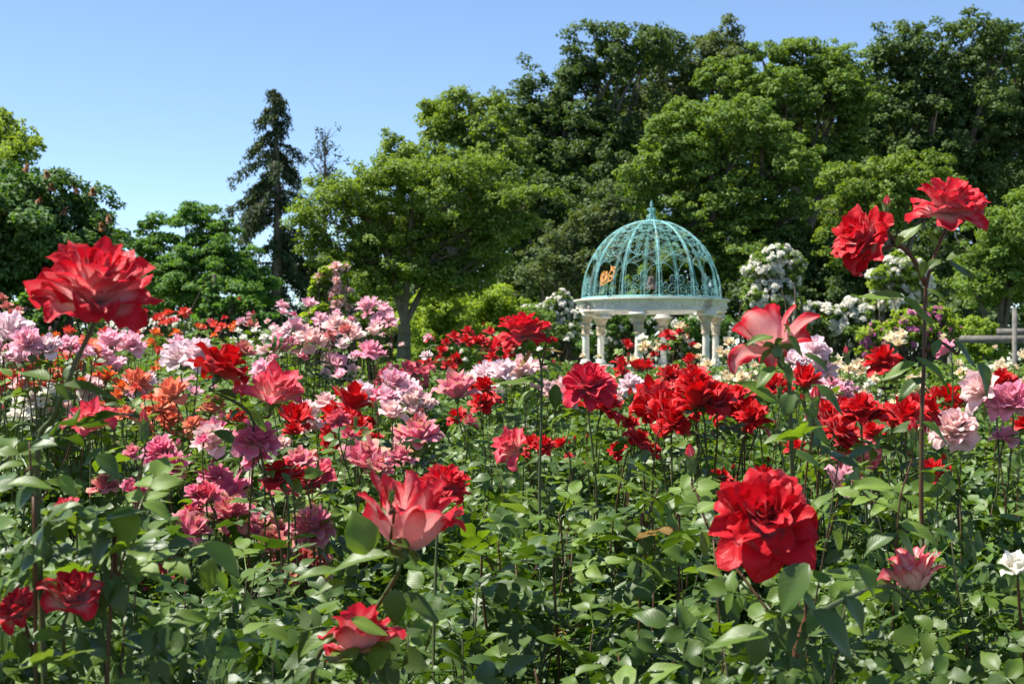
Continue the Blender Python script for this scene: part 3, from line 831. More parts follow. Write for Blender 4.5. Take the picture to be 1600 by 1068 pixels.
    for st in strokes:
        pts = [c + outn * .06 + rx * (x * S) + up * (y * S) for x, y in bez([Vector((x, y, 0)) for x, y in st], 5) and [(v.x, v.y) for v in bez([Vector((x, y, 0)) for x, y in st], 5)]]
        V, fs = tube(pts, .0145, 5); mb.add(V, fs)
    obj('emblem', mb.mesh('emblem', M['gilt'], True), root)
gazebo()

def fence():
    d = 27.0
    m = rough_mat('weathered_rail', (0.22, 0.20, 0.175), (0.13, 0.12, 0.105), 9, 0.9, 0.5, 0.01)
    base = Vector(((1582 - 800) / F * d, d, G(d)))
    root = thing('rail_fence', 'weathered grey fence with a tall post and heavy horizontal rail', 'fence', base)
    def bx(name, px0, px1, py0, py1, dd, th):
        a, b = P(px0, py1, dd), P(px1, py0, dd)
        V, Fq = box(((a.x + b.x) / 2 - base.x, dd - d, (a.z + b.z) / 2 - base.z), (b.x - a.x, th, b.z - a.z))
        obj(name, mesh_np(name, V, Fq, m), root)
    bx('rail', 1480, 1700, 524, 536, d, .09)
    bx('rail', 1558, 1640, 513, 524, d - .01, .07)
    V, Fq = lathe([(.001, P(0, 480, d).z - base.z), (.045, P(0, 481, d).z - base.z), (.05, -.2)], 12)
    obj('post', mesh_np('post', V, Fq, m, smooth=True), root, (0, -.115, 0))
    V, Fq = lathe([(.001, P(0, 500, d).z - base.z), (.045, P(0, 501, d).z - base.z), (.05, -.2)], 12)
    obj('post', mesh_np('post', V, Fq, m, smooth=True), root, (-1.15, .115, 0))
fence()

# ------------------------------------------------------------------ rose parts
def petal(rng, L, W, th, kap, ruff, edge, point, nu, nv):
    """a petal from its foot: x outward, z up, y across. th = elevation at foot, middle, tip (deg)"""
    vs = np.linspace(0, 1, 33)
    thv = np.radians(np.interp(vs, [0, .5, .8, 1], [th[0], th[1], th[1] * .45 + th[2] * .55, th[2]]))
    dv = np.diff(vs, prepend=0) * L
    X, Z = np.cumsum(np.cos(thv) * dv), np.cumsum(np.sin(thv) * dv)
    u = np.linspace(-1, 1, nu + 1); v = np.linspace(0, 1, nv + 1)
    U, Vv = np.meshgrid(u, v)
    jag = rng.normal(size=nu + 1) * .014
    ve = Vv * (1 - .32 * np.abs(U) ** 2.5 + point * np.clip(1 - np.abs(U) / .45, 0, 1) + jag[None, :] * Vv)
    ve = np.clip(ve, 0, 1.12)
    w = W * (.26 + .74 * np.sin(np.clip(Vv * 1.18, 0, 1) * math.pi / 2) ** .9) * (1 - .10 * Vv ** 4)
    x = np.interp(ve, vs, X) + np.clip(ve - 1, 0, 1) * L * math.cos(thv[-1]); z = np.interp(ve, vs, Z) + np.clip(ve - 1, 0, 1) * L * math.sin(thv[-1])
    t = np.interp(ve, vs, thv)
    nx, nz = -np.sin(t), np.cos(t)
    s = U * w
    k = kap / W
    y = np.sin(k * s) / k
    inn = (1 - np.cos(k * s)) / k
    inn = inn - edge * W * np.clip((np.abs(U) - .45) / .55, 0, 1) ** 2 * Vv ** 2
    ph = rng.uniform(0, 6.28, 3)
    inn = inn + ruff * W * Vv ** 2 * (np.sin(2.6 * U + ph[0]) + .8 * np.sin(6.0 * U + ph[1]) * Vv) + ruff * .5 * W * np.sin(4 * Vv + ph[2]) * Vv
    V = np.stack([x + nx * inn, y, z + nz * inn], -1).reshape(-1, 3)
    i, j = np.meshgrid(np.arange(nv), np.arange(nu), indexing='ij')
    a = (i * (nu + 1) + j).ravel()
    Fq = np.stack([a, a + nu + 1, a + nu + 2, a + 1], -1)
    return V, Fq, Vv.ravel(), U.ravel()

def rotz(V, a):
    c, s = math.cos(a), math.sin(a)
    return np.stack([V[:, 0] * c - V[:, 1] * s, V[:, 0] * s + V[:, 1] * c, V[:, 2]], -1)

def bloom_petals(seed, n=36, open_=10, full=1.0, ruff=.10, point=.08, nu=6, nv=6, curl=45, ws=1.0, eg=1.0):
    """list of (V, F, pv, pu, rnd), inner first, normalised to radius 1 and centred; and the calyx height"""
    rng = np.random.default_rng(seed)
    out = []
    for i in range(n):
        t = (i + .5) / n
        a = i * 2.39996 + rng.normal() * .18
        mid = 96 - (96 - open_) * t ** 1.15 + rng.normal() * 8
        foot = mid - 34 * min(1, t * 1.6) if t > .15 else 82
        tip = mid - curl * (.15 + .85 * t) * rng.uniform(.3, 1.4) if t > .22 else mid + 22 * (1 - t)
        L = (.66 + .34 * t) * rng.uniform(.86, 1.1)
        W = ws * (.22 + .27 * t) * rng.uniform(.8, 1.2)
        kap = 1.3 * (1 - t) + .62
        V, Fq, pv, pu = petal(rng, L, W, (foot, mid, tip), kap, ruff * (.12 + 1.3 * t) * rng.uniform(.5, 1.4), eg * (.10 + .42 * t) * rng.uniform(.2, 1.3), point * rng.uniform(0, 1.6), nu, nv)
        V = V + np.array([.02 + .10 * t, 0, -.10 * t])
        V[:, 2] *= full
        out.append([rotz(V, a), Fq, pv, pu, rng.random()])
    A = np.concatenate([o[0] for o in out])
    R = np.percentile(np.hypot(A[:, 0], A[:, 1]), 97)
    zc = (np.percentile(A[:, 2], 2) + np.percentile(A[:, 2], 98)) / 2
    for o in out: o[0] = (o[0] - [0, 0, zc]) / R
    return out, (-.12 - zc) / R

def calyx_geo(zc, rng, s=1.0):
    mb = MB()
    V, Fq = lathe([(.045, zc - .34), (.10, zc - .26), (.13, zc - .14), (.12, zc - .02), (.04, zc + .08)], 10)
    mb.add(V * [s, s, 1], Fq, pv=0, pu=0, rnd=0)
    for k in range(5):
        V, Fq, pv, pu = petal(rng, .52, .10, (15, -10, -55), .5, .1, 0, .4, 2, 4)
        mb.add(rotz(V, k * 1.2566) + [0, 0, zc - .04], Fq, pv=pv, pu=pu, rnd=rng.random())
    return mb

BV = {}                                        # bloom variants
def variant(key, **kw):
    ps, zc = bloom_petals(**kw)
    BV[key] = dict(ps=ps, zc=zc, cache={})
variant('h0', seed=1, n=58, open_=14, full=1.12, ruff=.15, point=.05, nu=8, nv=8, eg=.7, curl=70, ws=.80)
variant('h1', seed=2, n=50, open_=24, full=1.20, ruff=.12, point=.05, nu=8, nv=8, eg=.7, curl=80, ws=.80)
variant('h2', seed=3, n=66, open_=4, full=1.08, ruff=.13, point=.05, nu=8, nv=8, eg=.7, curl=58, ws=.76)
variant('h3', seed=4, n=22, open_=44, full=1.22, ruff=.09, point=.34, nu=8, nv=8, curl=85)
variant('h4', seed=5, n=26, open_=34, full=1.22, ruff=.11, point=.30, nu=8, nv=8, curl=80)
variant('h5', seed=6, n=20, open_=34, full=1.22, ruff=.10, point=.55, nu=8, nv=8, curl=80, ws=.74, eg=1.5)
variant('h6', seed=8, n=30, open_=48, full=1.34, ruff=.11, point=.40, nu=8, nv=8, curl=80, ws=.80, eg=1.3)
variant('m0', seed=11, n=40, open_=18, full=1.15, ruff=.16, point=.04, nu=4, nv=5, eg=.55, curl=65, ws=.84)
variant('m1', seed=12, n=36, open_=30, full=1.25, ruff=.14, point=.04, nu=4, nv=5, eg=.55, curl=75, ws=.86)
variant('m2', seed=13, n=46, open_=4, full=1.12, ruff=.17, point=.04, nu=4, nv=5, eg=.55, curl=55, ws=.80)
variant('m3', seed=14, n=26, open_=40, full=1.28, ruff=.11, point=.08, nu=4, nv=5, eg=.7, curl=80, ws=.92)
variant('s0', seed=21, n=17, open_=18, full=1.16, ruff=.12, point=.05, nu=2, nv=3, curl=50)
variant('s1', seed=22, n=16, open_=28, full=1.22, ruff=.12, point=.05, nu=2, nv=3, curl=55)
variant('s2', seed=23, n=20, open_=0, full=1.16, ruff=.14, point=.05, nu=2, nv=3, curl=45)

def up_rot(axis, spin):
    return Vector(axis).normalized().to_track_quat('Z', 'Y') @ Quaternion((0, 0, 1), spin)

def put_bloom(root, key, typ, world, axis, diam, rng, split, label=None):
    """bloom part under root; with its outer petals as sub-parts when they can be told apart"""
    bv = BV[key]
    R = diam / 2
    q = up_rot(axis, rng.uniform(0, 6.28))
    ca = bv['cache']
    if ('core', typ, split) not in ca:
        r2 = np.random.default_rng(7)
        mb = MB()
        inner = bv['ps'] if not split else bv['ps'][:max(8, len(bv['ps']) // 3)]
        for V, Fq, pv, pu, rn in inner: mb.add(V, Fq, pv=pv, pu=pu, rnd=rn)
        ca[('core', typ, split)] = mb.mesh('rose_bloom', PM[typ], True)
        ca['calyx'] = ca.get('calyx') or calyx_geo(bv['zc'], r2).mesh('calyx', M['sepal'], True)
        if split:
            lst = []
            for V, Fq, pv, pu, rn in bv['ps'][len(inner):]:
                mb = MB(); mb.add(V, Fq, pv=pv, pu=pu, rnd=rn); lst.append(mb.mesh('petal', PM[typ], True))
            ca[('petals', typ)] = lst
    b = obj('rose_bloom', ca[('core', typ, split)], root, Vector(world) - root.location, q, R)
    obj('calyx', ca['calyx'], b)
    if split:
        for me in ca[('petals', typ)]: obj('petal', me, b)
    if label: b['label'] = label
    return Vector(world) + Vector(axis).normalized() * (bv['zc'] - .32) * R

def bud_mesh(typ, seed=0):
    rng = np.random.default_rng(50 + seed)
    mb = MB()
    for i in range(9):
        t = i / 9
        V, Fq, pv, pu = petal(rng, 1.25, .42, (70 - 10 * t, 92 - 6 * t, 112 - 42 * t * rng.random()), 1.7 - .5 * t, .04, .12 * t, .25, 4, 5)
        mb.add(rotz(V, i * 2.4) + [0, 0, 0], Fq, pv=pv, pu=pu, rnd=rng.random())
    return mb.mesh('bud', PM[typ], True)

def bud_calyx(seed=0):
    rng = np.random.default_rng(60 + seed)
    mb = MB()
    V, Fq = lathe([(.10, -.62), (.20, -.50), (.30, -.28), (.26, -.10), (.34, .06)], 10); mb.add(V, Fq, rnd=0)
    for k in range(5):
        V, Fq, pv, pu = petal(rng, 1.0, .20, (60, 88, 70 - 60 * rng.random()), .9, .06, 0, .5, 2, 5)
        mb.add(rotz(V * [1, 1, 1] + [.18, 0, -.05], k * 1.2566), Fq, rnd=rng.random())
    return mb.mesh('calyx', M['sepal'], True)
BUDC = bud_calyx()
BUDM = {}
def put_bud(root, typ, world, axis, size, rng):
    if typ not in BUDM: BUDM[typ] = bud_mesh(typ, len(BUDM))
    q = up_rot(axis, rng.uniform(0, 6.28))
    b = obj('bud', BUDM[typ], root, Vector(world) - root.location, q, size)
    obj('calyx', BUDC, b)
    return Vector(world) - Vector(axis).normalized() * size * .6

# leaflets and compound leaves
def leaflet(rng, L, W, nv=7, nu=4, droop=.25, fold=.30, serr=.05):
    v = np.linspace(0, 1, nv + 1); u = np.linspace(-1, 1, nu + 1)
    U, Vv = np.meshgrid(u, v)
    w = W * .5 * (np.sin(np.clip(Vv, 0, 1) ** .78 * math.pi) ** .80 * (1 - .28 * Vv ** 3))
    w[0] = W * .05; w[-1] = 0
    w = w * (1 + serr * (((np.arange(nv + 1) % 2) * 2 - 1)[:, None]) * (np.abs(U) > .9))
    x = Vv * L; y = U * w
    b = rng.normal(size=3)
    z = fold * np.abs(y) - droop * L * Vv ** 2 + .05 * L * np.sin(Vv * 5 + b[0]) * U ** 2 + .04 * L * b[1] * U * Vv - .12 * np.abs(U) ** 3 * w
    V = np.stack([x, y, z], -1).reshape(-1, 3)
    i, j = np.meshgrid(np.arange(nv), np.arange(nu), indexing='ij')
    a = (i * (nu + 1) + j).ravel()
    Fq = np.stack([a, a + nu + 1, a + nu + 2, a + 1], -1)[:, ::-1]
    return V, Fq, U.ravel(), Vv.ravel()

def rot_to(V, xdir, roll=0.0):
    """turn x -> xdir, keeping z as much up as it can; roll about x"""
    x = Vector(xdir).normalized()
    z = Vector((0, 0, 1)) - x * x.z
    z = z.normalized() if z.length > 1e-3 else Vector((1, 0, 0))
    z = Quaternion(x, roll) @ z
    y = z.cross(x)
    Rm = np.array([list(x), list(y), list(z)])
    return V @ Rm

def compound(seed, nl=5, scale=1.0, detail=(6, 4)):
    rng = np.random.default_rng(seed)
    mb = MB()
    Lr = .085 * scale
    pts = [(0, 0, 0), (Lr * .4, 0, .004), (Lr * .75, 0, 0.0), (Lr, 0, -.006)]
    V, fs = tube(pts, [.0013, .0012, .001, .0008], 4, cap=False)
    mb.add(V, fs, lu=.0, lv=0, rnd=.3)
    spec = [((1.0, 0, -.006 / Lr), 0, 1.0)]
    pos = [.72, .38, .16]
    for k in range((nl - 1) // 2):
        for s in (-1, 1): spec.append(((pos[k], 0, 0), s * math.radians(rng.uniform(52, 75)), rng.uniform(.8, .95) - .12 * k))
    for p, ang, f in spec:
        L = .052 * scale * f * rng.uniform(.92, 1.1); W = L * rng.uniform(.58, .70)
        V, Fq, lu, lv = leaflet(rng, L, W, detail[0], detail[1], droop=rng.uniform(.05, .32), fold=rng.uniform(.12, .42))
        d = (math.cos(ang), math.sin(ang), rng.uniform(-.15, .2))
        V = rot_to(V, d, rng.normal() * .22) + np.array(p) * Lr
        mb.add(V, Fq, lu=lu, lv=lv, rnd=rng.random() * .35)
    return mb

CL = {}
def leaf_mesh(kind, mat, v):
    key = (kind, mat, v)
    if key not in CL:
        nl = 5 if kind == 'c' else 3
        CL[key] = compound(100 + v, nl, detail=(6, 4) if kind in 'ct' else (4, 2)).mesh('leaf', M[mat], True)
    return CL[key]

def leaf_rot(dirv, rng, roll=.3):
    x = Vector(dirv).normalized()
    z = Vector((-.16 + rng.normal() * .26, -.30 + rng.normal() * .26, 1)); z = (z - x * z.dot(x)).normalized()
    z = Quaternion(x, rng.normal() * roll) @ z
    y = z.cross(x)
    return Matrix((x, y, z)).transposed().to_quaternion()

# masses of leaves inside a bush, shared between alike bushes
def mass_mesh(seed, mat, n, r=.5, h=1.0, zlo=.30):
    rng = np.random.default_rng(seed)
    C, D = [], []
    while len(C) < n:
        p = rng.uniform(-1, 1, 3); p[2] = rng.random() ** .55
        e = math.hypot(p[0], p[1])
        if e > 1 or p[2] > 1 - .22 * e * e - .10 * rng.random(): continue
        C.append((p[0] * r, p[1] * r, h * (zlo + (1 - zlo) * p[2]))); D.append(rng.uniform(0, 6.28))
    C = np.array(C); D = np.array(D)
    VV, RR = [], []
    for ang, off, f in [(0, .07, 1), (1.1, .05, .9), (-1.1, .05, .9), (1.2, .02, .75), (-1.2, .02, .75)]:
        a = D
        dirv = np.stack([np.cos(a), np.sin(a), rng.normal(size=n) * .25], 1)
        dl = np.stack([np.cos(a + ang), np.sin(a + ang), rng.normal(size=n) * .35 - .1], 1)
        dl = unit(dl)
        up = unit(np.array([-.14, -.22, 1]) + rng.normal(size=(n, 3)) * .35)
        B = unit(np.cross(up, dl)); Nn = np.cross(dl, B)
        L = (.052 * f * rng.uniform(.8, 1.2, n))[:, None]; W = L * .32
        o = C + dirv * off
        V = np.stack([o, o + dl * L * .3 + B * W + Nn * W * .3, o + dl * L * .72 + B * W * .8 + Nn * W * .15 - Nn * L * .05, o + dl * L - Nn * L * .16,
                      o + dl * L * .72 - B * W * .8 + Nn * W * .15 - Nn * L * .05, o + dl * L * .3 - B * W + Nn * W * .3], 1)
        VV.append(V.reshape(-1, 3)); RR.append(np.repeat(rng.random(n), 6))
    V = np.concatenate(VV)
    k = np.arange(len(V) // 6)[:, None] * 6
    Fq = np.concatenate([k + [0, 1, 2, 3], k + [0, 3, 4, 5]])
    return mesh_np('foliage', V, Fq, M[mat], {'rnd': np.concatenate(RR)})
MASS = {('mass_dark', i): mass_mesh(200 + i, 'mass_dark', 620) for i in range(4)}
MASS.update({('mass_light', i): mass_mesh(210 + i, 'mass_light', 620) for i in range(4)})

def near_mass(seed, mats, n=400):
    rng = np.random.default_rng(seed)
    src = [compound(300 + v, 5, .78, (4, 2)) for v in range(5)]
    src = [(np.concatenate(m.V), np.concatenate(m.F4), np.concatenate(m.A['lu']), np.concatenate(m.A['lv'])) for m in src]
    mb = MB()
    while n > 0:
        p = rng.uniform(-1, 1, 3); p[2] = rng.random() ** .5
        e = math.hypot(p[0], p[1])
        if e > 1 or p[2] > 1 - .2 * e * e: continue
        n -= 1
        V, F4, lu, lv = src[int(rng.integers(5))]
        a = rng.uniform(0, 6.28)
        q = leaf_rot((math.cos(a), math.sin(a), rng.uniform(-.2, .35)), rng)
        Rm = np.array(q.to_matrix())
        mb.add((V * rng.uniform(.8, 1.15)) @ Rm.T + np.array([p[0] * .5, p[1] * .5, .25 + .75 * p[2]]), F4, lu=lu, lv=lv, rnd=rng.random() * .9)
    return mb.mesh('foliage', M[mats], True)
MASS.update({('near', i): near_mass(400 + i, ['leaf_dark', 'leaf_mid'][i % 2]) for i in range(4)})

def thorny(pts, r0, r1, rng, thorn=True, k=6):
    V, fs = tube(pts, np.linspace(r0, r1, len(pts)), k)
    mb = MB(); mb.add(V, fs)
    if thorn:
        for i in range(2, len(pts) - 1, 2):
            p = np.array(pts[i]); a = rng.uniform(0, 6.28)
            d = np.array([math.cos(a), math.sin(a), -.35])
            b = np.array([-math.sin(a), math.cos(a), 0]) * .0022; u = np.array([0, 0, .004])
            mb.add(np.array([p - b, p + b, p + u, p + d * (r0 + .006)]), np.array([[0, 1, 3], [1, 2, 3], [2, 0, 3]]))
    return mb

class Bush:
    n = 0
    def __init__(s, label, px, d, hw, pytop, leaves=0, tint='mass_dark', group=None, mass=True, shoots=None, seed=None, zlo=.25, young=.12, name='rose_bush', cat='rose bush'):
        Bush.n += 1
        s.rng = np.random.default_rng(seed or 1000 + Bush.n * 7)
        s.d, s.hw = d, hw
        g = G(d)
        s.base = Vector(((px - 800) / F * d, d, g))
        s.top = P(px, pytop, d).z
        s.root = thing(name, label, cat, s.base, group)
        rng = s.rng
        H = s.top - g - (.05 if d > 2.6 else 0)
        if mass:
            k = (tint if d > 2.6 else 'near', int(rng.integers(4)))
            o = obj('foliage', MASS[k], s.root, (0, 0, 0), Quaternion((0, 0, 1), rng.uniform(0, 6.28) if d > 2.6 else rng.uniform(-.4, .4)), (hw * 2, hw * 1.7, H * .97))
            tag(o, kind='stuff')
        if leaves:
            ns = shoots or max(4, leaves // 14)
            per = leaves / ns
            for k in range(ns):
                e = math.sqrt((k + .5) / ns); a = k * 2.39996 + rng.normal() * .2
                tx, ty = math.cos(a) * e * hw * .95, math.sin(a) * e * hw * .8
                tz = H * (1 - .15 * e * e) + rng.uniform(-.10, .05)
                p0 = Vector((tx * .15, ty * .15, 0)); p1 = Vector((tx * .75 + rng.normal() * .05, ty * .75 + rng.normal() * .05, tz * .6)); p2 = Vector((tx, ty, tz))
                s.shoot([p0, p1, p2], int(per), young=young)
    def shoot(s, pts, n, young=.12, span=.62, red=False):
        rng = s.rng
        path = bez(pts, 6)
        obj('cane', thorny(path, .0030, .0011, rng, k=5).mesh('cane', M['stem_red' if red or rng.random() < .3 else 'cane'], True), s.root)
        P_ = np.array([tuple(p) for p in path])
        top = P_[-1][2]
        a = rng.uniform(0, 6.28)
        yng = rng.random() < young
        for k in range(n):
            t = 1 - span * (k + .1) / max(n, 1) * .9
            f = t * (len(path) - 1); i = min(int(f), len(path) - 2)
            p = path[i].lerp(path[i + 1], f - i)
            a += 2.4 + rng.normal() * .3
            el = rng.uniform(-.10, .45) + (.35 if k < 2 else 0)
            s.leaf(p + s.base, (math.cos(a), math.sin(a), el), 'leaf_young_lit' if (yng and k < 3) or rng.random() < .02 else ('leaf_bronze' if yng and k < 5 and rng.random() < .3 else None))
    def leaf(s, world, dirv, mat=None, scale=None, kind=None):
        rng = s.rng
        mat = mat or ('leaf_dark' if rng.random() < .55 else 'leaf_mid')
        kind = kind or ('c' if rng.random() < .7 else 't')
        sc_ = scale or rng.uniform(.60, .92)
        return obj('leaf', leaf_mesh(kind, mat, int(rng.integers(6))), s.root, Vector(world) - s.base, leaf_rot(dirv, rng), sc_)
    def stem(s, end, axis, way=None, r=.0032, leaves=3, red=None, join=False):
        """cane from the bush's foot up to a flower; way: waypoints in world space from the top down"""
        rng = s.rng
        end = Vector(end); ax = Vector(axis).normalized()
        ln = .012 if way else .05
        pts = [end, end - (ax * .55 + Vector((0, 0, .45))) * ln]
        if way: pts += [Vector(w) for w in way]
        low = pts[-1]
        foot = s.base + Vector((rng.normal() * .05, rng.normal() * .05, 0))
        if (low - foot).length > .2 and not join:
            j = .035 if not way else .012
            pts += [low.lerp(foot, .14) + Vector((rng.normal() * j * .6, rng.normal() * j * .6, 0)), low.lerp(foot, .34) + Vector((rng.normal() * j, rng.normal() * j, .03 * (low - foot).length)), low.lerp(foot, .65), foot]
        pts = [p - s.base for p in pts]
        path = bez(pts, 5)
        o = obj('stem', thorny(path, r * .55, r * 1.15, rng).mesh('stem', M['stem_red' if (red if red is not None else rng.random() < .35) else 'stem'], True), s.root)
        a = rng.uniform(0, 6.28)
        cum = 0
        nxt = .045
        made = 0
        for i in range(1, len(path)):
            cum += (path[i] - path[i - 1]).length
            if cum > nxt and made < leaves:
                a += 2.3
                s.leaf(path[i] + s.base, (math.cos(a), math.sin(a), rng.uniform(0, .5)), 'leaf_young_lit' if rng.random() < .12 else None)
                nxt += .04; made += 1
        return o
    def bloom(s, px, py, size, typ, axis=None, dd=None, key=None, way=None, label=None, leaves=3, split=None, r=None, red=None, join=False):
        rng = s.rng
        d = dd if dd is not None else s.d + rng.uniform(-.9, .1) * s.hw
        w = P(px, py, d)
        diam = size * (1.2 if size < 64 else 1.0) / F * d
        ax = axis or (rng.normal() * .28, -.34 + rng.normal() * .25, .88)
        if key is None:
            key = rng.choice(['h0', 'h1', 'h2']) if size > 64 else (rng.choice(['m0', 'm1', 'm2', 'm3']) if size > 24 else rng.choice(['s0', 's1', 's2']))
        split = (size >= 44) if split is None else split
        end = put_bloom(s.root, key, typ, w, ax, diam, rng, split, label)
        s.stem(end, ax, [P(a, b, c) for a, b, c in way] if way else None, r or (.0034 if size > 40 else .0028), leaves, red, join)
    def bud(s, px, py, hpx, typ, dd=None, axis=None, way=None, leaves=2, red=True, join=False):
        d = dd if dd is not None else s.d
        ax = axis or (s.rng.normal() * .15, s.rng.normal() * .1, 1)
        size = hpx / F * d / 1.7
        end = put_bud(s.root, typ, P(px, py, d), ax, size, s.rng)
        s.stem(end, ax, [P(a, b, c) for a, b, c in way] if way else None, .0018, leaves, red, join)
    def fill(s, blooms, rate=.8):
        """younger and spent flowers lower down among the listed ones"""
        rng = s.rng
        for q in blooms:
            if rng.random() > rate or q[2] < 15: continue
            k = rng.uniform(.55, .85)
            spread = max(26, q[2] * .9)
            typ = q[3] if rng.random() < .85 else {'mag': 'magfade', 'palepink': 'dusty', 'mauve': 'mag', 'peach': 'coral'}.get(q[3], q[3])
            s.bloom(q[0] + rng.normal() * spread, q[1] + rng.uniform(.1, .9) * spread, q[2] * k, typ, leaves=1, split=False)
        q = blooms[int(rng.integers(len(blooms)))]
        s.bud(q[0] + rng.normal() * 30, q[1] - rng.uniform(-10, 15), min(26, q[2] * .6), q[3] if q[3] in ('red', 'peach', 'cream', 'mauve', 'mag') else 'bipink', dd=s.d, leaves=1)
    def big_leaf(s, b, t, dd, mat='leaf_mid', wr=.62, face=(0, -.45, .9), droop=.16, fold=.3):
        """one large leaflet from photo point b (foot) to t (tip); face = which way its upper side looks"""
        rng = s.rng
        p, q = P(b[0], b[1], dd), P(t[0], t[1], dd)
        q = q + Vector((0, -.25 * (q - p).length * rng.uniform(-.6, 1), 0))
        L = (q - p).length
        V, Fq, lu, lv = leaflet(rng, L, L * wr, 10, 6, droop=droop, fold=fold, serr=.035)
        mb = MB(); mb.add(V, Fq, lu=lu, lv=lv, rnd=rng.random() * .3)
        x = (q - p).normalized(); z = Vector(face); z = (z - x * z.dot(x)).normalized(); y = z.cross(x)
        obj('leaf', mb.mesh('leaf', M[mat], True), s.root, p - s.base, Matrix((x, y, z)).transposed().to_quaternion())
    def shoot_px(s, pts, n, dd, red=True, young=.5):
        w = [P(x, y, dd) - s.base for x, y in pts]
        s.shoot([Vector((w[0].x * .3, 0, 0))] + w, n, young=young, span=.8, red=red)
#--PART3--
# ------------------------------------------------------------------ the roses, near to far
FRONT = 'red and white roses of the front row'
UPRIGHT = (0, -.25, 1)

# tall plant at the left with the big bloom
b = Bush('tall thorny rose plant with one huge red-and-pale bloom before the chestnut tree', 62, 1.55, .26, 760, leaves=100, group=FRONT, young=.35)
b.bloom(153, 440, 176, 'bi', axis=(.27, -.48, .85), dd=1.5, key='h0', label='huge ruffled red bloom with pale pink petal bases',
        way=[(112, 580, 1.5), (84, 650, 1.51), (58, 715, 1.53)], leaves=0, r=.0042, red=False)
b.bud(225, 676, 46, 'bipink', dd=1.6, axis=(-.05, 0, 1), way=[(221, 730, 1.6), (214, 800, 1.6)])
for a in [((77, 594), (24, 572), 1.5, 'leaf_mid', .55), ((98, 602), (178, 608), 1.49, 'leaf_dark', .34), ((86, 600), (112, 622), 1.47, 'leaf_mid', .6), ((100, 590), (118, 565), 1.55, 'leaf_dark', .7),
          ((18, 588), (0, 572), 1.5, 'leaf_young_lit', .7), ((12, 756), (92, 752), 1.45, 'leaf_mid', .42), ((92, 744), (122, 774), 1.47, 'leaf_young_lit', .7), ((45, 700), (110, 686), 1.5, 'leaf_dark', .5),
          ((206, 790), (190, 854), 1.5, 'leaf_young_lit', .92), ((224, 784), (274, 810), 1.52, 'leaf_young_lit', .6), ((176, 832), (136, 886), 1.5, 'leaf_dark', .75), ((150, 712), (190, 742), 1.52, 'leaf_dark', .8),  # yellow-green here stands in for sun coming through the leaf
          ((160, 700), (128, 724), 1.5, 'leaf_dark', .6), ((320, 848), (384, 893), 1.5, 'leaf_young_lit', .55), ((332, 872), (320, 928), 1.52, 'leaf_mid', .6), ((55, 760), (18, 800), 1.45, 'leaf_dark', .8),
          ((132, 796), (80, 790), 1.5, 'leaf_mid', .55), ((150, 790), (128, 840), 1.53, 'leaf_dark', .8), ((262, 852), (300, 842), 1.5, 'leaf_dark', .8), ((60, 870), (20, 900), 1.45, 'leaf_dark', .75),
          ((170, 905), (200, 960), 1.5, 'leaf_dark', .6), ((190, 900), (150, 960), 1.5, 'leaf_dark', .5), ((45, 1000), (105, 985), 1.45, 'leaf_mid', .6), ((10, 905), (-20, 940), 1.45, 'leaf_mid', .7)]:
    b.big_leaf(*a)
b.shoot_px([(55, 960), (52, 820), (46, 690)], 6, 1.5, red=False)
b.shoot_px([(170, 1000), (185, 900), (215, 800)], 5, 1.52)

# low bicoloured bloom at the left edge
b = Bush('low rose bush with red bicoloured blooms sunk among its leaves', 150, 2.15, .42, 880, leaves=298, group=FRONT)
b.bloom(112, 922, 100, 'bi', axis=(.3, -.5, .8), dd=1.5, key='h4', leaves=2)
b.bloom(28, 945, 74, 'bi', axis=(-.2, -.4, .85), dd=1.55, key='h1', leaves=2)

# centre plant with the pale-backed bloom
b = Bush('leaning rose plant with pale-backed red blooms turned away', 500, 1.75, .36, 905, leaves=200, group=FRONT)
b.bloom(648, 806, 150, 'bi', axis=(.28, .36, .90), dd=1.65, key='h6', label='large red bloom showing pale pink petal backs',
        way=[(616, 905, 1.66), (574, 965, 1.68), (490, 1040, 1.7)], leaves=0, r=.0038, red=False)
b.bloom(697, 752, 76, 'bired', axis=(.25, -.35, .9), dd=2.05, key='h0', leaves=1)
b.bloom(560, 985, 128, 'bi', axis=(-.05, .25, .95), dd=1.63, key='h4', leaves=2, label='red bloom with pale backs half hidden by leaves')
b.bud(607, 1040, 40, 'bipink', dd=1.7)
b.bud(612, 775, 30, 'bipink', dd=1.6, axis=(.1, -.2, 1), way=[(616, 800, 1.6), (606, 868, 1.64)], join=True, leaves=0)
for a in [((572, 866), (554, 796), 1.58, 'leaf_mid', .82), ((604, 866), (504, 882), 1.6, 'leaf_mid', .42), ((532, 892), (454, 894), 1.6, 'leaf_mid', .35), ((618, 920), (616, 980), 1.6, 'leaf_dark', .65),
          ((548, 968), (608, 984), 1.58, 'leaf_young_lit', .5), ((520, 988), (464, 1018), 1.6, 'leaf_mid', .55), ((540, 910), (490, 922), 1.6, 'leaf_mid', .5), ((600, 862), (640, 870), 1.6, 'leaf_dark', .6),
          ((640, 855), (612, 838), 1.6, 'leaf_dark', .8), ((610, 1010), (560, 1060), 1.6, 'leaf_young_lit', .7), ((560, 1010), (520, 1050), 1.6, 'leaf_mid', .6), ((625, 930), (690, 960), 1.62, 'leaf_dark', .5),
          ((500, 1030), (450, 1062), 1.6, 'leaf_dark', .6), ((450, 1000), (402, 970), 1.62, 'leaf_mid', .6), ((545, 1035), (600, 1062), 1.6, 'leaf_dark', .6)]:
    b.big_leaf(*a)

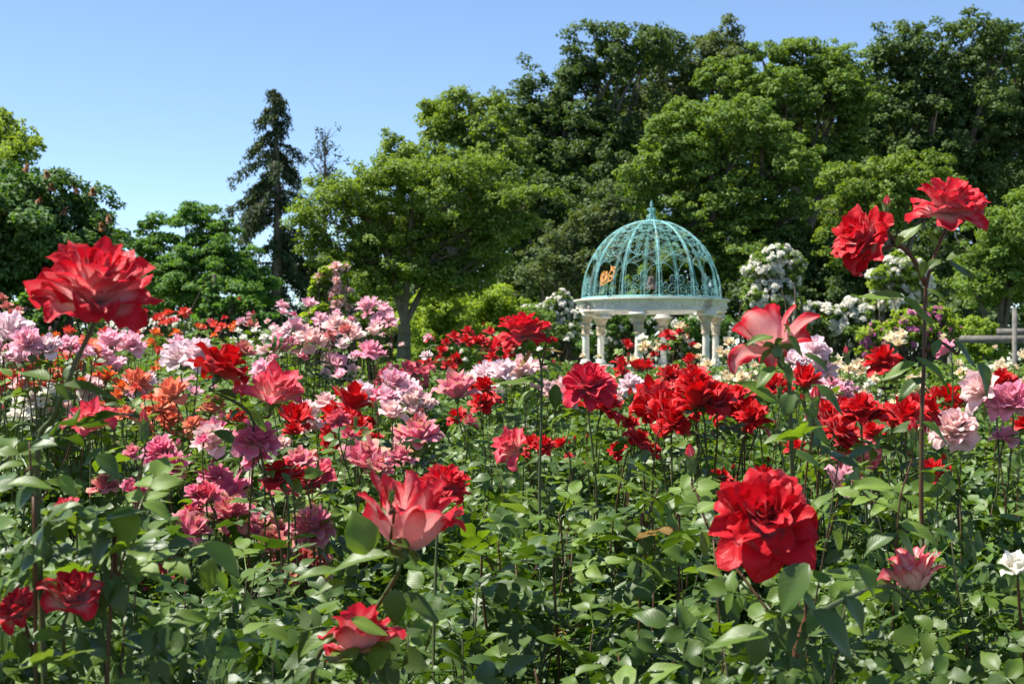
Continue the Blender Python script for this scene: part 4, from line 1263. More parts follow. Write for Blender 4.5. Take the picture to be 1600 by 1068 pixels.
# bottom centre and bottom right: leaves only
b = Bush('flowerless glossy-leaved rose bush filling the bottom centre', 800, 2.15, .44, 885, leaves=298, group=FRONT)
b = Bush('flowerless rose bush with upright cut canes beside the full red bloom', 1000, 2.3, .46, 850, leaves=298, group=FRONT)
for p in [[(870, 990), (880, 880), (873, 800)], [(1000, 930), (1010, 820), (1030, 760)], [(1060, 920), (1050, 830), (1042, 780)], [(760, 980), (780, 900), (778, 842)]]:
    b.shoot_px(p, 7, 2.15)
b = Bush('flowerless rose bush between the low bicoloured blooms and the leaning plant', 330, 2.3, .42, 900, leaves=298, group=FRONT)
b = Bush('leafy rose bush in the near corner with one white bloom at the edge', 1570, 2.3, .48, 840, leaves=298, group=FRONT)
b.bloom(1588, 880, 44, 'white', axis=(-.2, -.3, .9), leaves=1)

# big red face-on bloom
b = Bush('sturdy rose plant with one full red bloom facing forward', 1235, 1.65, .32, 930, leaves=170, group=FRONT)
b.bloom(1195, 806, 160, 'bired', axis=(-.16, -.84, .52), dd=1.6, key='h1', label='full red bloom facing straight forward',
        way=[(1235, 880, 1.66), (1262, 950, 1.66), (1240, 1040, 1.66)], leaves=0, r=.0048, red=True)
b.bloom(1424, 890, 88, 'bicream', axis=(-.22, .10, .95), dd=1.95, key='h6', way=[(1385, 915, 1.9), (1300, 945, 1.75), (1256, 980, 1.66)], join=True, leaves=2, label='pale pink bloom with red-edged petals')
b.bud(1080, 728, 44, 'bipink', dd=1.75, axis=(-.08, 0, 1), way=[(1090, 775, 1.74), (1110, 830, 1.73), (1160, 900, 1.7), (1225, 985, 1.67)], join=True, leaves=5)
for a in [((1262, 880), (1212, 962), 1.55, 'leaf_dark', .62), ((1272, 952), (1342, 1026), 1.55, 'leaf_dark', .55), ((1186, 984), (1180, 1040), 1.55, 'leaf_dark', .7), ((1200, 990), (1098, 1002), 1.55, 'leaf_mid', .42),
          ((1356, 860), (1398, 824), 1.6, 'leaf_dark', .55), ((1408, 816), (1470, 846), 1.6, 'leaf_young_lit', .5), ((1396, 762), (1332, 752), 1.6, 'leaf_young_lit', .5), ((1300, 830), (1322, 868), 1.6, 'leaf_mid', .7),
          ((1345, 880), (1370, 930), 1.6, 'leaf_mid', .6), ((1290, 880), (1330, 850), 1.6, 'leaf_dark', .6), ((1400, 830), (1440, 870), 1.6, 'leaf_young_lit', .6), ((1130, 900), (1090, 880), 1.6, 'leaf_young_lit', .6),
          ((1090, 800), (1120, 780), 1.68, 'leaf_young_lit', .8), ((1095, 830), (1110, 868), 1.68, 'leaf_young_lit', .8), ((1090, 845), (1055, 832), 1.68, 'leaf_young_lit', .55), ((1320, 930), (1360, 990), 1.6, 'leaf_dark', .6)]:
    b.big_leaf(*a)

# back-turned bloom
b = Bush('slender rose plant with a back-turned pale red bloom in front of the gazebo', 1240, 1.95, .2, 700, leaves=60, group=FRONT, mass=False)
b.bloom(1205, 516, 138, 'bi', axis=(-.08, .66, .75), dd=1.92, key='h5', label='open bloom seen from behind with pale pink petal backs',
        way=[(1232, 590, 1.92), (1236, 680, 1.93), (1238, 800, 1.95)], leaves=0, r=.004, red=False)
b.bud(1272, 637, 44, 'bipink', dd=1.85, axis=(.08, 0, 1), way=[(1268, 690, 1.87), (1258, 760, 1.9)], leaves=2)
for a in [((1208, 525), (1164, 533), 1.85, 'leaf_mid', .45), ((1231, 525), (1256, 552), 1.85, 'leaf_mid', .5), ((1212, 573), (1176, 604), 1.85, 'leaf_mid', .5), ((1218, 628), (1156, 590), 1.84, 'leaf_mid', .5),
          ((1257, 551), (1306, 586), 1.86, 'leaf_dark', .42), ((1268, 600), (1322, 640), 1.86, 'leaf_dark', .45), ((1225, 570), (1240, 600), 1.86, 'leaf_dark', .6), ((1240, 610), (1222, 650), 1.86, 'leaf_dark', .7),
          ((1255, 640), (1300, 690), 1.86, 'leaf_mid', .5), ((1232, 680), (1190, 690), 1.87, 'leaf_mid', .6), ((1240, 700), (1290, 735), 1.87, 'leaf_dark', .5), ((1225, 505), (1240, 530), 1.85, 'leaf_mid', .4)]:
    b.big_leaf(*a)

# tall right-hand pair
b = Bush('very tall rose cane carrying two red blooms side by side against the wood', 1440, 2.3, .26, 760, leaves=110, group=FRONT)
b.bloom(1483, 312, 114, 'bi', axis=(.02, -.34, .93), dd=2.3, key='h2', label='upright red bloom with pale heart, highest of all',
        way=[(1466, 385, 2.3), (1447, 450, 2.3), (1444, 560, 2.3), (1440, 680, 2.3)], leaves=0, r=.004, red=True)
b.bloom(1343, 368, 100, 'bired', axis=(-.80, -.42, .42), dd=2.28, key='h0', label='red bloom turned sideways beside a small bud',
        way=[(1400, 383, 2.3), (1426, 403, 2.3), (1446, 445, 2.3)], join=True, leaves=0, r=.0036, red=True)
b.bud(1384, 332, 34, 'bipink', dd=2.3, axis=(.1, 0, 1), way=[(1388, 362, 2.3), (1402, 384, 2.3)], join=True, leaves=0)
b.bud(1426, 688, 44, 'bi', dd=2.2, axis=(0, -.1, 1), way=[(1418, 740, 2.2), (1404, 800, 2.2)], leaves=2)
for a in [((1411, 466), (1338, 453), 2.25, 'leaf_young_lit', .46), ((1411, 468), (1460, 497), 2.25, 'leaf_mid', .42), ((1401, 385), (1434, 345), 2.25, 'leaf_mid', .48), ((1447, 408), (1438, 434), 2.25, 'leaf_mid', .6),
          ((1478, 405), (1514, 388), 2.26, 'leaf_dark', .6), ((1478, 408), (1526, 428), 2.26, 'leaf_dark', .5), ((1470, 405), (1446, 418), 2.26, 'leaf_dark', .7), ((1430, 568), (1370, 587), 2.24, 'leaf_mid', .42),
          ((1433, 556), (1494, 606), 2.24, 'leaf_mid', .4), ((1489, 536), (1532, 568), 2.24, 'leaf_dark', .6), ((1528, 566), (1552, 618), 2.24, 'leaf_dark', .6), ((1470, 530), (1456, 556), 2.24, 'leaf_dark', .6),
          ((1450, 450), (1490, 478), 2.28, 'leaf_mid', .4), ((1455, 440), (1480, 446), 2.28, 'leaf_dark', .45), ((1440, 590), (1400, 620), 2.26, 'leaf_dark', .5), ((1462, 392), (1456, 362), 2.3, 'leaf_mid', .45),
          ((1440, 660), (1490, 690), 2.26, 'leaf_mid', .5), ((1436, 660), (1390, 670), 2.26, 'leaf_dark', .5)]:
    b.big_leaf(*a)
b.stem(P(1500, 545, 2.26), (1, 0, .3), [P(1470, 535, 2.28), P(1446, 548, 2.3)], .003, 0, True, True)

SECOND = 'rose bushes of the second row'
b = Bush('rose bush with one large coral-red bloom above tan faded ones', 140, 3.0, .44, 715, leaves=170, group=SECOND, young=.3)
b.bloom(137, 652, 80, 'bipink', axis=(.05, -.45, .85), key='h4', dd=2.9)
b.bloom(162, 755, 46, 'dusty'); b.bloom(100, 790, 34, 'bipink'); b.bloom(205, 705, 26, 'magfade')
b = Bush('slim rose plant with a red bloom and a pink-red bloom on one cane', 415, 2.75, .2, 800, leaves=50, group=SECOND, mass=False)
b.bloom(350, 565, 92, 'red', axis=(.38, .20, .88), dd=2.75, key='h1', way=[(385, 640, 2.75), (403, 680, 2.74)], join=True, leaves=1)
b.bloom(430, 604, 98, 'bipink', axis=(.25, -.30, .9), dd=2.72, key='h4', way=[(400, 660, 2.74), (412, 730, 2.75), (440, 860, 2.75)], leaves=1)
for a in [((370, 622), (335, 604), 2.7, 'leaf_dark', .6), ((375, 640), (355, 655), 2.7, 'leaf_dark', .7), ((390, 640), (420, 670), 2.68, 'leaf_mid', .5), ((365, 690), (330, 668), 2.68, 'leaf_dark', .7), ((440, 738), (462, 760), 2.7, 'leaf_dark', .4)]:
    b.big_leaf(*a)
b = Bush('rose bush loaded with magenta-pink blooms fading to tan', 305, 3.35, .5, 790, leaves=130, group=SECOND)
for q in [(355, 762, 58, 'mag'), (358, 795, 64, 'magfade'), (260, 724, 56, 'mag'), (248, 698, 40, 'mag'), (338, 738, 40, 'mag'), (302, 818, 48, 'magfade'), (240, 896, 40, 'rosy'), (330, 684, 46, 'palepink'), (333, 672, 36, 'mag'), (212, 760, 34, 'mag'), (385, 800, 36, 'mag'), (320, 770, 36, 'rosy')]: b.bloom(*((q[0], q[1], q[2] * 1.1) + tuple(q[3:]))); b.fill([q], 0 if q[3] in ('bipink', 'palepink', 'bicream') else .75)
b.bud(232, 868, 30, 'rosy', dd=3.1)
b = Bush('rose bush with scorched crimson blooms low beside the pale-backed bloom', 465, 3.15, .46, 830, leaves=130, group=SECOND)
for q in [(437, 737, 54, 'red'), (485, 740, 62, 'rosy'), (490, 814, 56, 'magfade'), (450, 866, 48, 'dusty'), (484, 872, 54, 'dusty'), (405, 822, 42, 'magfade'), (402, 680, 52, 'mag'), (468, 716, 40, 'magfade'), (425, 842, 34, 'dusty')]: b.bloom(*((q[0], q[1], q[2] * 1.1) + tuple(q[3:]))); b.fill([q], 0 if q[3] in ('bipink', 'palepink', 'bicream') else .75)
b = Bush('rose bush with ruffled mauve-pink tan-hearted blooms above the leaning plant', 600, 3.75, .46, 715, leaves=170, group=SECOND)
for q in [(570, 710, 54, 'magfade'), (655, 670, 58, 'magfade'), (530, 650, 30, 'rosy'), (612, 640, 34, 'palepink')]: b.bloom(*((q[0], q[1], q[2] * 1.1) + tuple(q[3:]))); b.fill([q], 0 if q[3] in ('bipink', 'palepink', 'bicream') else .75)
b = Bush('single long cane topped by one red bloom among bronze young leaves', 845, 2.95, .16, 760, leaves=40, group=SECOND, mass=False)
b.bloom(816, 512, 82, 'bired', axis=(-.05, -.12, .98), dd=2.95, key='h2', way=[(843, 560, 2.95), (846, 640, 2.95), (843, 760, 2.95)], leaves=0, r=.0036, red=False)
for a in [((854, 568), (885, 578), 2.9, 'leaf_mid', .5), ((831, 549), (808, 573), 2.9, 'leaf_bronze', .4), ((838, 593), (770, 592), 2.9, 'leaf_mid', .3), ((834, 609), (806, 632), 2.9, 'leaf_young_lit', .5), ((869, 600), (866, 643), 2.9, 'leaf_dark', .5),
          ((850, 548), (880, 545), 2.9, 'leaf_bronze', .3), ((846, 575), (862, 592), 2.9, 'leaf_young_lit', .5), ((842, 620), (822, 640), 2.9, 'leaf_mid', .5), ((850, 605), (835, 590), 2.9, 'leaf_dark', .5)]:
    b.big_leaf(*a)
b.bud(856, 522, 20, 'bipink', dd=2.93, way=[(852, 545, 2.94), (846, 572, 2.95)], join=True, leaves=0)
b = Bush('dark-leaved rose bush with a pink-topped crimson bloom below the gazebo', 905, 3.5, .5, 725, leaves=220, group=SECOND)
b.bloom(920, 594, 80, 'crimson', axis=(-.02, -.5, .86), dd=3.2, key='h2', leaves=1); b.bloom(946, 627, 64, 'red', dd=3.3, axis=(.3, -.3, .9))
b.bloom(797, 694, 64, 'bipink', axis=(-.65, -.45, .55), key='h4', dd=3.3)
for q in [(850, 692, 28, 'red'), (832, 690, 24, 'red'), (965, 702, 24, 'red'), (1000, 684, 34, 'red'), (875, 690, 20, 'red'), (985, 660, 22, 'red')]: b.bloom(*((q[0], q[1], q[2] * 1.1) + tuple(q[3:]))); b.fill([q], 0 if q[3] in ('bipink', 'palepink', 'bicream') else .75)
b = Bush('rose bush crowded with scarlet blooms in front of the cream roses', 1080, 3.7, .5, 715, leaves=200, group=SECOND)
for q in [(1038, 634, 80, 'red'), (1092, 612, 58, 'red'), (1118, 618, 58, 'red'), (1142, 624, 66, 'red'), (1018, 615, 48, 'red'), (1052, 655, 40, 'red'), (1075, 640, 34, 'red'), (1085, 590, 44, 'red'), (1128, 748, 34, 'red'), (1165, 640, 40, 'red')]: b.bloom(*((q[0], q[1], q[2] * 1.1) + tuple(q[3:]))); b.fill([q], 0 if q[3] in ('bipink', 'palepink', 'bicream') else .75)
b = Bush('rose bush with scarlet blooms over one open pink-edged bloom', 1315, 3.6, .48, 735, leaves=200, group=SECOND)
for q in [(1345, 636, 64, 'red'), (1305, 662, 56, 'red'), (1318, 640, 46, 'red'), (1338, 704, 62, 'bicream', (-.1, -.55, .8)), (1320, 746, 50, 'mauve'), (1243, 696, 26, 'red'), (1195, 740, 28, 'red'), (1288, 640, 34, 'red')]: b.bloom(*((q[0], q[1], q[2] * 1.1) + tuple(q[3:]))); b.fill([q], 0 if q[3] in ('bipink', 'palepink', 'bicream') else .75)
b = Bush('rose bush with flat scarlet blooms and one spiky pale pink bloom', 1450, 3.5, .48, 740, leaves=200, group=SECOND)
for q in [(1415, 642, 56, 'red'), (1446, 634, 48, 'red'), (1490, 664, 66, 'palepink'), (1455, 736, 42, 'red'), (1400, 655, 36, 'red')]: b.bloom(*((q[0], q[1], q[2] * 1.1) + tuple(q[3:]))); b.fill([q], 0 if q[3] in ('bipink', 'palepink', 'bicream') else .75)
b = Bush('rose bush with two big pale pink blooms near the right edge', 1575, 3.7, .46, 690, leaves=190, group=SECOND)
b.bloom(1528, 606, 66, 'palepink', axis=(-.75, -.4, .5), key='h4', dd=3.6); b.bloom(1582, 620, 62, 'pink', axis=(-.2, -.55, .8), key='h1', dd=3.6); b.bloom(1572, 678, 34, 'pink'); b.bloom(1598, 660, 30, 'red')

THIRD = 'rose bushes of the third row'
def simple(label, px, d, hw, pyt, blooms, leaves=45, tint='mass_dark', group=THIRD, **k):
    b = Bush(label, px, d, hw, pyt + 14, leaves=leaves, tint=tint, group=group, **k)
    for q in blooms: b.bloom(*q, leaves=4 if q[2] > 24 else 1)
    if not set(label.split()) & {'one', 'two', 'lone', 'three'}:
        b.fill(blooms, 1.0); b.fill(blooms, .7)
    return b
simple('rose bush with full lilac-pink blooms clustered at the left edge', 15, 4.3, .5, 600, [(20, 512, 58, 'palemauve'), (40, 530, 46, 'mauve'), (-5, 530, 50, 'palemauve'), (58, 544, 28, 'mauve'), (78, 536, 24, 'mauve'), (104, 534, 26, 'mauve'), (14, 550, 30, 'palemauve'), (118, 530, 18, 'mauve')])
simple('rose bush with ragged white blooms under the huge red bloom', 70, 4.6, .5, 655, [(50, 625, 46, 'white'), (80, 612, 36, 'white'), (142, 604, 44, 'palemauve'), (95, 632, 30, 'palepink'), (62, 640, 30, 'white'), (30, 600, 26, 'palepink')])
simple('rose bush holding up flattened lilac blooms behind the thorny cane', 190, 6.0, .5, 620, [(172, 528, 38, 'mauve'), (203, 532, 40, 'mauve'), (152, 548, 38, 'mauve'), (232, 592, 36, 'palemauve'), (182, 524, 20, 'mag'), (226, 602, 20, 'mauve'), (285, 598, 24, 'mauve')], tint='mass_light')
simple('rose bush with salmon-orange blooms below the lilac ones', 105, 4.8, .5, 615, [(112, 568, 46, 'peach'), (132, 540, 44, 'peach'), (86, 584, 40, 'peach'), (164, 584, 32, 'orange'), (55, 564, 44, 'coral'), (105, 555, 34, 'peach'), (40, 565, 26, 'coral'), (92, 543, 24, 'rosy'), (155, 568, 16, 'red'), (70, 560, 30, 'coral')])
simple('rose bush with peach blooms tucked among leaves left of the scarlet bloom', 262, 4.4, .6, 640, [(268, 608, 44, 'peach'), (252, 628, 42, 'peach'), (266, 652, 34, 'peach'), (195, 644, 30, 'peach'), (332, 632, 36, 'peach'), (190, 600, 22, 'orange'), (212, 604, 16, 'coral'), (300, 660, 26, 'peach'), (335, 655, 24, 'palepink'), (230, 648, 22, 'peach')])
simple('rose bush bearing two pale lilac blooms pressed against the scarlet bloom', 300, 4.5, .4, 625, [(288, 550, 50, 'palemauve'), (312, 546, 46, 'palemauve'), (325, 560, 34, 'palemauve')], leaves=60)
simple('rose bush with deep scarlet blooms among pale pink ones', 545, 4.5, .5, 680, [(552, 620, 54, 'red'), (540, 650, 36, 'red'), (462, 648, 46, 'red'), (548, 664, 50, 'red'), (575, 660, 26, 'red')], leaves=90)
simple('rose bush with pale shell-pink blooms overlapping a scarlet one', 490, 4.9, .5, 670, [(478, 642, 46, 'palepink'), (508, 627, 42, 'palepink'), (408, 574, 34, 'mauve'), (488, 662, 30, 'palepink'), (400, 705, 36, 'palepink'), (440, 690, 26, 'palepink')], leaves=90)
simple('rose bush with lavender-pink blooms behind bronze new shoots', 635, 5.1, .5, 645, [(628, 600, 48, 'palemauve'), (618, 592, 36, 'mauve'), (642, 622, 34, 'palepink'), (604, 612, 26, 'mauve'), (640, 607, 28, 'mauve'), (665, 630, 28, 'palepink')], leaves=90, young=.5)
simple('rose bush with one broad mauve-pink bloom fading tan on top', 712, 4.2, .42, 670, [(712, 601, 64, 'magfade', (-.1, -.2, .95)), (735, 655, 24, 'rosy')], leaves=90)
simple('rose bush with two scarlet blooms beside the broad mauve-pink bloom', 758, 4.7, .42, 680, [(756, 600, 34, 'red', (.2, .1, .95)), (752, 622, 40, 'red'), (770, 622, 24, 'red'), (712, 648, 28, 'red')], leaves=90)
simple('rose bush with a line of pale lilac-white blooms behind the long cane', 795, 5.7, .5, 620, [(762, 580, 38, 'palemauve'), (786, 577, 40, 'palemauve'), (815, 573, 42, 'palepink'), (748, 578, 26, 'palemauve'), (838, 570, 30, 'palepink'), (880, 602, 30, 'palepink'), (858, 612, 24, 'palepink')], leaves=80)
simple('rose bush with two scarlet blooms under the back-turned bloom', 1235, 4.9, .46, 640, [(1210, 598, 42, 'red'), (1258, 588, 46, 'red'), (1190, 610, 24, 'red'), (1228, 605, 26, 'red')], leaves=80)
simple('rose bush with tall pale mauve blooms behind the back-turned bloom', 1290, 5.5, .5, 625, [(1272, 540, 42, 'palemauve'), (1282, 575, 44, 'palemauve'), (1308, 606, 34, 'mauve'), (1326, 604, 26, 'mauve'), (1300, 595, 20, 'pink')], leaves=80)
simple('rose bush with one scarlet bloom standing before the purple ramblers', 1385, 5.0, .46, 640, [(1380, 558, 50, 'red', (-.1, -.15, .95)), (1475, 542, 30, 'pink', (-.5, -.1, .85)), (1390, 640, 24, 'red')], leaves=80)
simple('rose bush with small scarlet blooms half hidden behind the pale pink ones', 1530, 5.2, .55, 640, [(1480, 616, 36, 'red'), (1566, 592, 40, 'red'), (1500, 622, 24, 'red'), (1462, 610, 20, 'red')], leaves=80)
simple('rose bush with a lone lilac bloom below the gazebo\'s columns', 985, 6.0, .6, 625, [(984, 596, 32, 'palemauve'), (966, 618, 24, 'palepink'), (995, 615, 22, 'palemauve'), (1065, 645, 26, 'palepink'), (1170, 648, 28, 'palepink')], leaves=80)

FOURTH = 'rose bushes in the middle of the garden'
simple('large rose bush with big pale pink double blooms, some withered', 475, 6.6, .7, 580, [(442, 522, 38, 'palepink'), (463, 506, 26, 'mauve'), (438, 534, 32, 'pink'), (490, 528, 40, 'palepink'), (524, 504, 40, 'palepink'), (500, 494, 22, 'mauve'), (484, 471, 20, 'mauve'), (466, 536, 28, 'mauve'), (536, 536, 24, 'palemauve'), (478, 515, 26, 'palepink'), (540, 512, 24, 'dusty'), (452, 512, 28, 'palemauve'), (515, 520, 22, 'dusty')], group=FOURTH, tint='mass_light')
simple('rose bush with one drooping-petalled pink bloom over small mauve ones', 560, 6.2, .6, 590, [(577, 546, 46, 'pink', (0, -.1, .98)), (527, 564, 28, 'mauve'), (530, 582, 22, 'mauve'), (508, 582, 20, 'palemauve'), (552, 575, 18, 'palepink'), (425, 582, 22, 'palepink'), (380, 595, 20, 'pink')], group=FOURTH)
simple('rose bush waving a high cluster of lilac blooms beside the umbrella tree', 595, 8.0, .6, 545, [(572, 474, 26, 'mauve'), (584, 470, 22, 'mauve'), (600, 480, 24, 'mauve'), (608, 494, 22, 'mauve'), (612, 505, 16, 'mauve'), (573, 487, 18, 'pink'), (594, 492, 18, 'mauve'), (555, 507, 14, 'palemauve'), (548, 497, 12, 'pink')], group=FOURTH, tint='mass_light')
simple('rose bush with small raspberry-pink clustered blooms near the umbrella tree', 635, 8.0, .7, 595, [(612, 574, 24, 'rosy'), (650, 574, 26, 'rosy'), (638, 570, 22, 'rosy'), (662, 580, 20, 'rosy'), (642, 588, 18, 'red'), (628, 580, 16, 'rosy'), (672, 572, 16, 'rosy')], group=FOURTH, leaves=40)
simple('rose bush topped by small dark red blooms in a loose group', 750, 9.0, .65, 560, [(710, 523, 19, 'red'), (731, 515, 18, 'red'), (727, 528, 20, 'red'), (742, 530, 18, 'red'), (756, 532, 19, 'red'), (771, 543, 19, 'red'), (769, 555, 19, 'red'), (766, 516, 18, 'red'), (795, 547, 18, 'red'), (800, 536, 14, 'red'), (715, 532, 12, 'rosy'), (757, 565, 18, 'red')], group=FOURTH, leaves=40, tint='mass_light')
simple('rose bush with a few dark red blooms and one lilac bloom', 690, 9.6, .6, 580, [(668, 563, 16, 'red'), (686, 560, 18, 'red'), (713, 556, 20, 'red'), (702, 566, 22, 'red'), (665, 552, 18, 'palemauve'), (712, 566, 16, 'red'), (655, 566, 14, 'red')], group=FOURTH, leaves=30, tint='mass_light')
simple('rose bush scattering red blooms directly before the gazebo', 1020, 8.0, .75, 590, [(970, 563, 22, 'red'), (997, 568, 24, 'red'), (1012, 568, 24, 'red'), (1046, 581, 30, 'red'), (1078, 558, 20, 'red'), (1080, 580, 30, 'red'), (980, 584, 14, 'red'), (1055, 600, 22, 'red'), (955, 590, 14, 'cream')], group=FOURTH, leaves=50, tint='mass_light')
simple('rose bush lifting red and cream blooms in front of a gazebo column', 1045, 9.6, .6, 560, [(1043, 521, 22, 'red'), (1061, 516, 13, 'red'), (1073, 525, 11, 'red'), (1064, 508, 18, 'cream'), (1007, 538, 20, 'cream'), (1003, 526, 14, 'white'), (980, 535, 17, 'red'), (990, 560, 16, 'cream'), (1052, 522, 14, 'cream')], group=FOURTH, leaves=40, tint='mass_light')
simple('rose bush with cream blooms between gazebo and back-turned bloom', 1135, 9.0, .7, 575, [(1125, 547, 20, 'cream'), (1105, 567, 18, 'cream'), (1147, 570, 22, 'cream'), (1158, 587, 22, 'cream'), (1165, 562, 18, 'cream'), (1140, 532, 16, 'cream'), (1100, 578, 14, 'cream'), (1090, 540, 12, 'cream'), (1175, 585, 16, 'cream'), (1120, 590, 14, 'white')], group=FOURTH, leaves=40, tint='mass_light')
simple('rose bush with pale apricot blooms below the white rambler hedge', 1335, 8.6, .7, 590, [(1308, 563, 24, 'cream'), (1325, 573, 22, 'cream'), (1343, 572, 22, 'cream'), (1358, 597, 18, 'white'), (1352, 610, 16, 'cream'), (1310, 572, 16, 'cream'), (1370, 580, 16, 'cream'), (1340, 585, 14, 'cream')], group=FOURTH, leaves=40, tint='mass_light')
simple('rose bush with three buff blooms raised before the purple rambler', 1410, 9.0, .7, 595, [(1392, 526, 24, 'cream'), (1408, 520, 22, 'cream'), (1403, 533, 20, 'cream'), (1400, 622, 24, 'cream'), (1432, 605, 22, 'cream'), (1422, 590, 16, 'cream'), (1440, 585, 14, 'cream')], group=FOURTH, leaves=40, tint='mass_light')
simple('rose bush with buff blooms near the grey rail fence', 1560, 9.2, .75, 590, [(1564, 569, 24, 'cream'), (1600, 553, 20, 'cream'), (1502, 580, 20, 'cream'), (1556, 588, 18, 'cream'), (1498, 566, 14, 'cream'), (1545, 574, 14, 'white'), (1600, 594, 16, 'cream')], group=FOURTH, leaves=40, tint='mass_light')
simple('leafy rose bush with brownish new growth right of the lilac pair', 235, 7.5, .75, 580, [(240, 575, 14, 'orange'), (248, 545, 12, 'coral'), (300, 590, 16, 'mauve')], group=FOURTH, leaves=60, tint='mass_light', young=.8)
simple('leafy rose bush just behind the scarlet bloom with small white flowers', 395, 8.8, .75, 560, [(398, 515, 12, 'white'), (380, 526, 12, 'white'), (412, 525, 13, 'white'), (425, 512, 12, 'white'), (390, 535, 12, 'white'), (372, 515, 12, 'white'), (420, 538, 12, 'white'), (405, 545, 12, 'white'), (436, 545, 12, 'white'), (365, 530, 11, 'white')], group=FOURTH, leaves=40, tint='mass_light')
simple('green rose bush without open flowers left of the red group', 860, 8.5, .7, 592, [(895, 585, 14, 'red'), (930, 570, 12, 'cream')], group=FOURTH, leaves=40)
simple('green rose bush without open flowers right of the apricot blooms', 1235, 9.8, .7, 585, [(1262, 560, 12, 'cream')], group=FOURTH, leaves=30)

FAR = 'rose bushes at the back of the garden'
def far(label, px, d, hw, pyt, blooms, tint='mass_light', **k):
    b = Bush(label, px, d, hw, pyt, leaves=0, tint=tint, group=FAR, **k)
    o = b.root.children[0] if b.root.children else None
    for q in blooms: b.bloom(*q, leaves=0)
    return b
far('rose bush with dusty rust-red blooms at the left edge', 10, 11, .7, 520, [(10, 476, 20, 'dusty'), (2, 463, 16, 'dusty'), (28, 482, 14, 'dusty'), (30, 488, 12, 'climb'), (16, 486, 14, 'dusty')], tint='mass_dark')
far('rose bush with tight coral-red clusters next to the huge red bloom', 262, 12, .8, 520, [(250, 494, 16, 'coral'), (262, 488, 16, 'coral'), (254, 503, 14, 'coral'), (266, 500, 14, 'coral'), (244, 497, 12, 'coral'), (288, 486, 19, 'coral'), (272, 498, 12, 'rosy'), (310, 508, 12, 'orange'), (318, 510, 12, 'coral')])
far('rose bush with bright orange blooms behind the lilac ones', 235, 10.8, .8, 545, [(243, 517, 18, 'orange'), (274, 518, 18, 'orange'), (236, 533, 16, 'orange'), (165, 515, 16, 'coral'), (108, 515, 20, 'coral'), (70, 528, 18, 'orange'), (88, 522, 14, 'orange'), (215, 518, 14, 'coral'), (250, 565, 16, 'orange')])
far('rose bush with orange-red clusters before the maple', 342, 13, .9, 530, [(334, 505, 16, 'coral'), (346, 508, 16, 'coral'), (340, 513, 13, 'coral'), (368, 506, 17, 'orange'), (360, 510, 12, 'orange'), (328, 500, 10, 'rosy'), (335, 522, 11, 'orange')])
far('rose bush with dusty lilac blooms in front of the conifer', 405, 11, .8, 530, [(378, 500, 15, 'mauve'), (393, 503, 18, 'dusty'), (400, 508, 13, 'climb'), (428, 509, 14, 'mauve'), (440, 474, 18, 'mauve'), (443, 486, 14, 'mauve'), (418, 500, 9, 'climb'), (447, 478, 10, 'mauve'), (416, 520, 12, 'palemauve')])
for i, (x, d, lab) in enumerate([(330, 17, 'green rose bush with two tiny red blooms below the maple'), (225, 18, 'green rose bush with tiny red blooms behind the orange ones'), (150, 17, 'green rose bush behind the huge red bloom'), (450, 17, 'green rose bush below the ragged conifer'),
                                 (655, 16, 'green rose bush in front of the light shrubs by the tree'), (840, 17, 'green rose bush with white specks left of the gazebo'), (930, 18, 'green rose bush between the gazebo\'s near columns'), (1240, 17, 'green rose bush below the white rambler hedge'),
                                 (1500, 17, 'green rose bush beside the purple rambler'), (1590, 16, 'green rose bush under the grey rail fence'), (560, 16, 'green rose bush under the lilac cluster'), (1080, 18, 'green rose bush behind the cream roses')]):
    rr = np.random.default_rng(i)
    cols = ['red', 'red', 'white', 'mauve', 'white', 'white', 'cream', 'white', 'cream', 'cream', 'palepink', 'cream'][i]
    n = [3, 3, 5, 3, 3, 6, 3, 3, 3, 2, 3, 4][i]
    yt = [495, 505, 505, 495, 555, 545, 558, 545, 545, 548, 535, 552][i]
    far(lab, x, d, 1.0, yt, [(x + rr.uniform(-75, 75), yt - rr.uniform(-8, 22), 9, cols) for _ in range(n)])
b = far('low hedge-like rose bush covered with tiny white flowers', 215, 15.5, .75, 498, [])
rr = np.random.default_rng(4)
for k in range(40): b.bloom(215 + rr.normal() * 28, 504 + rr.uniform(-10, 14), 8, 'white', leaves=0)

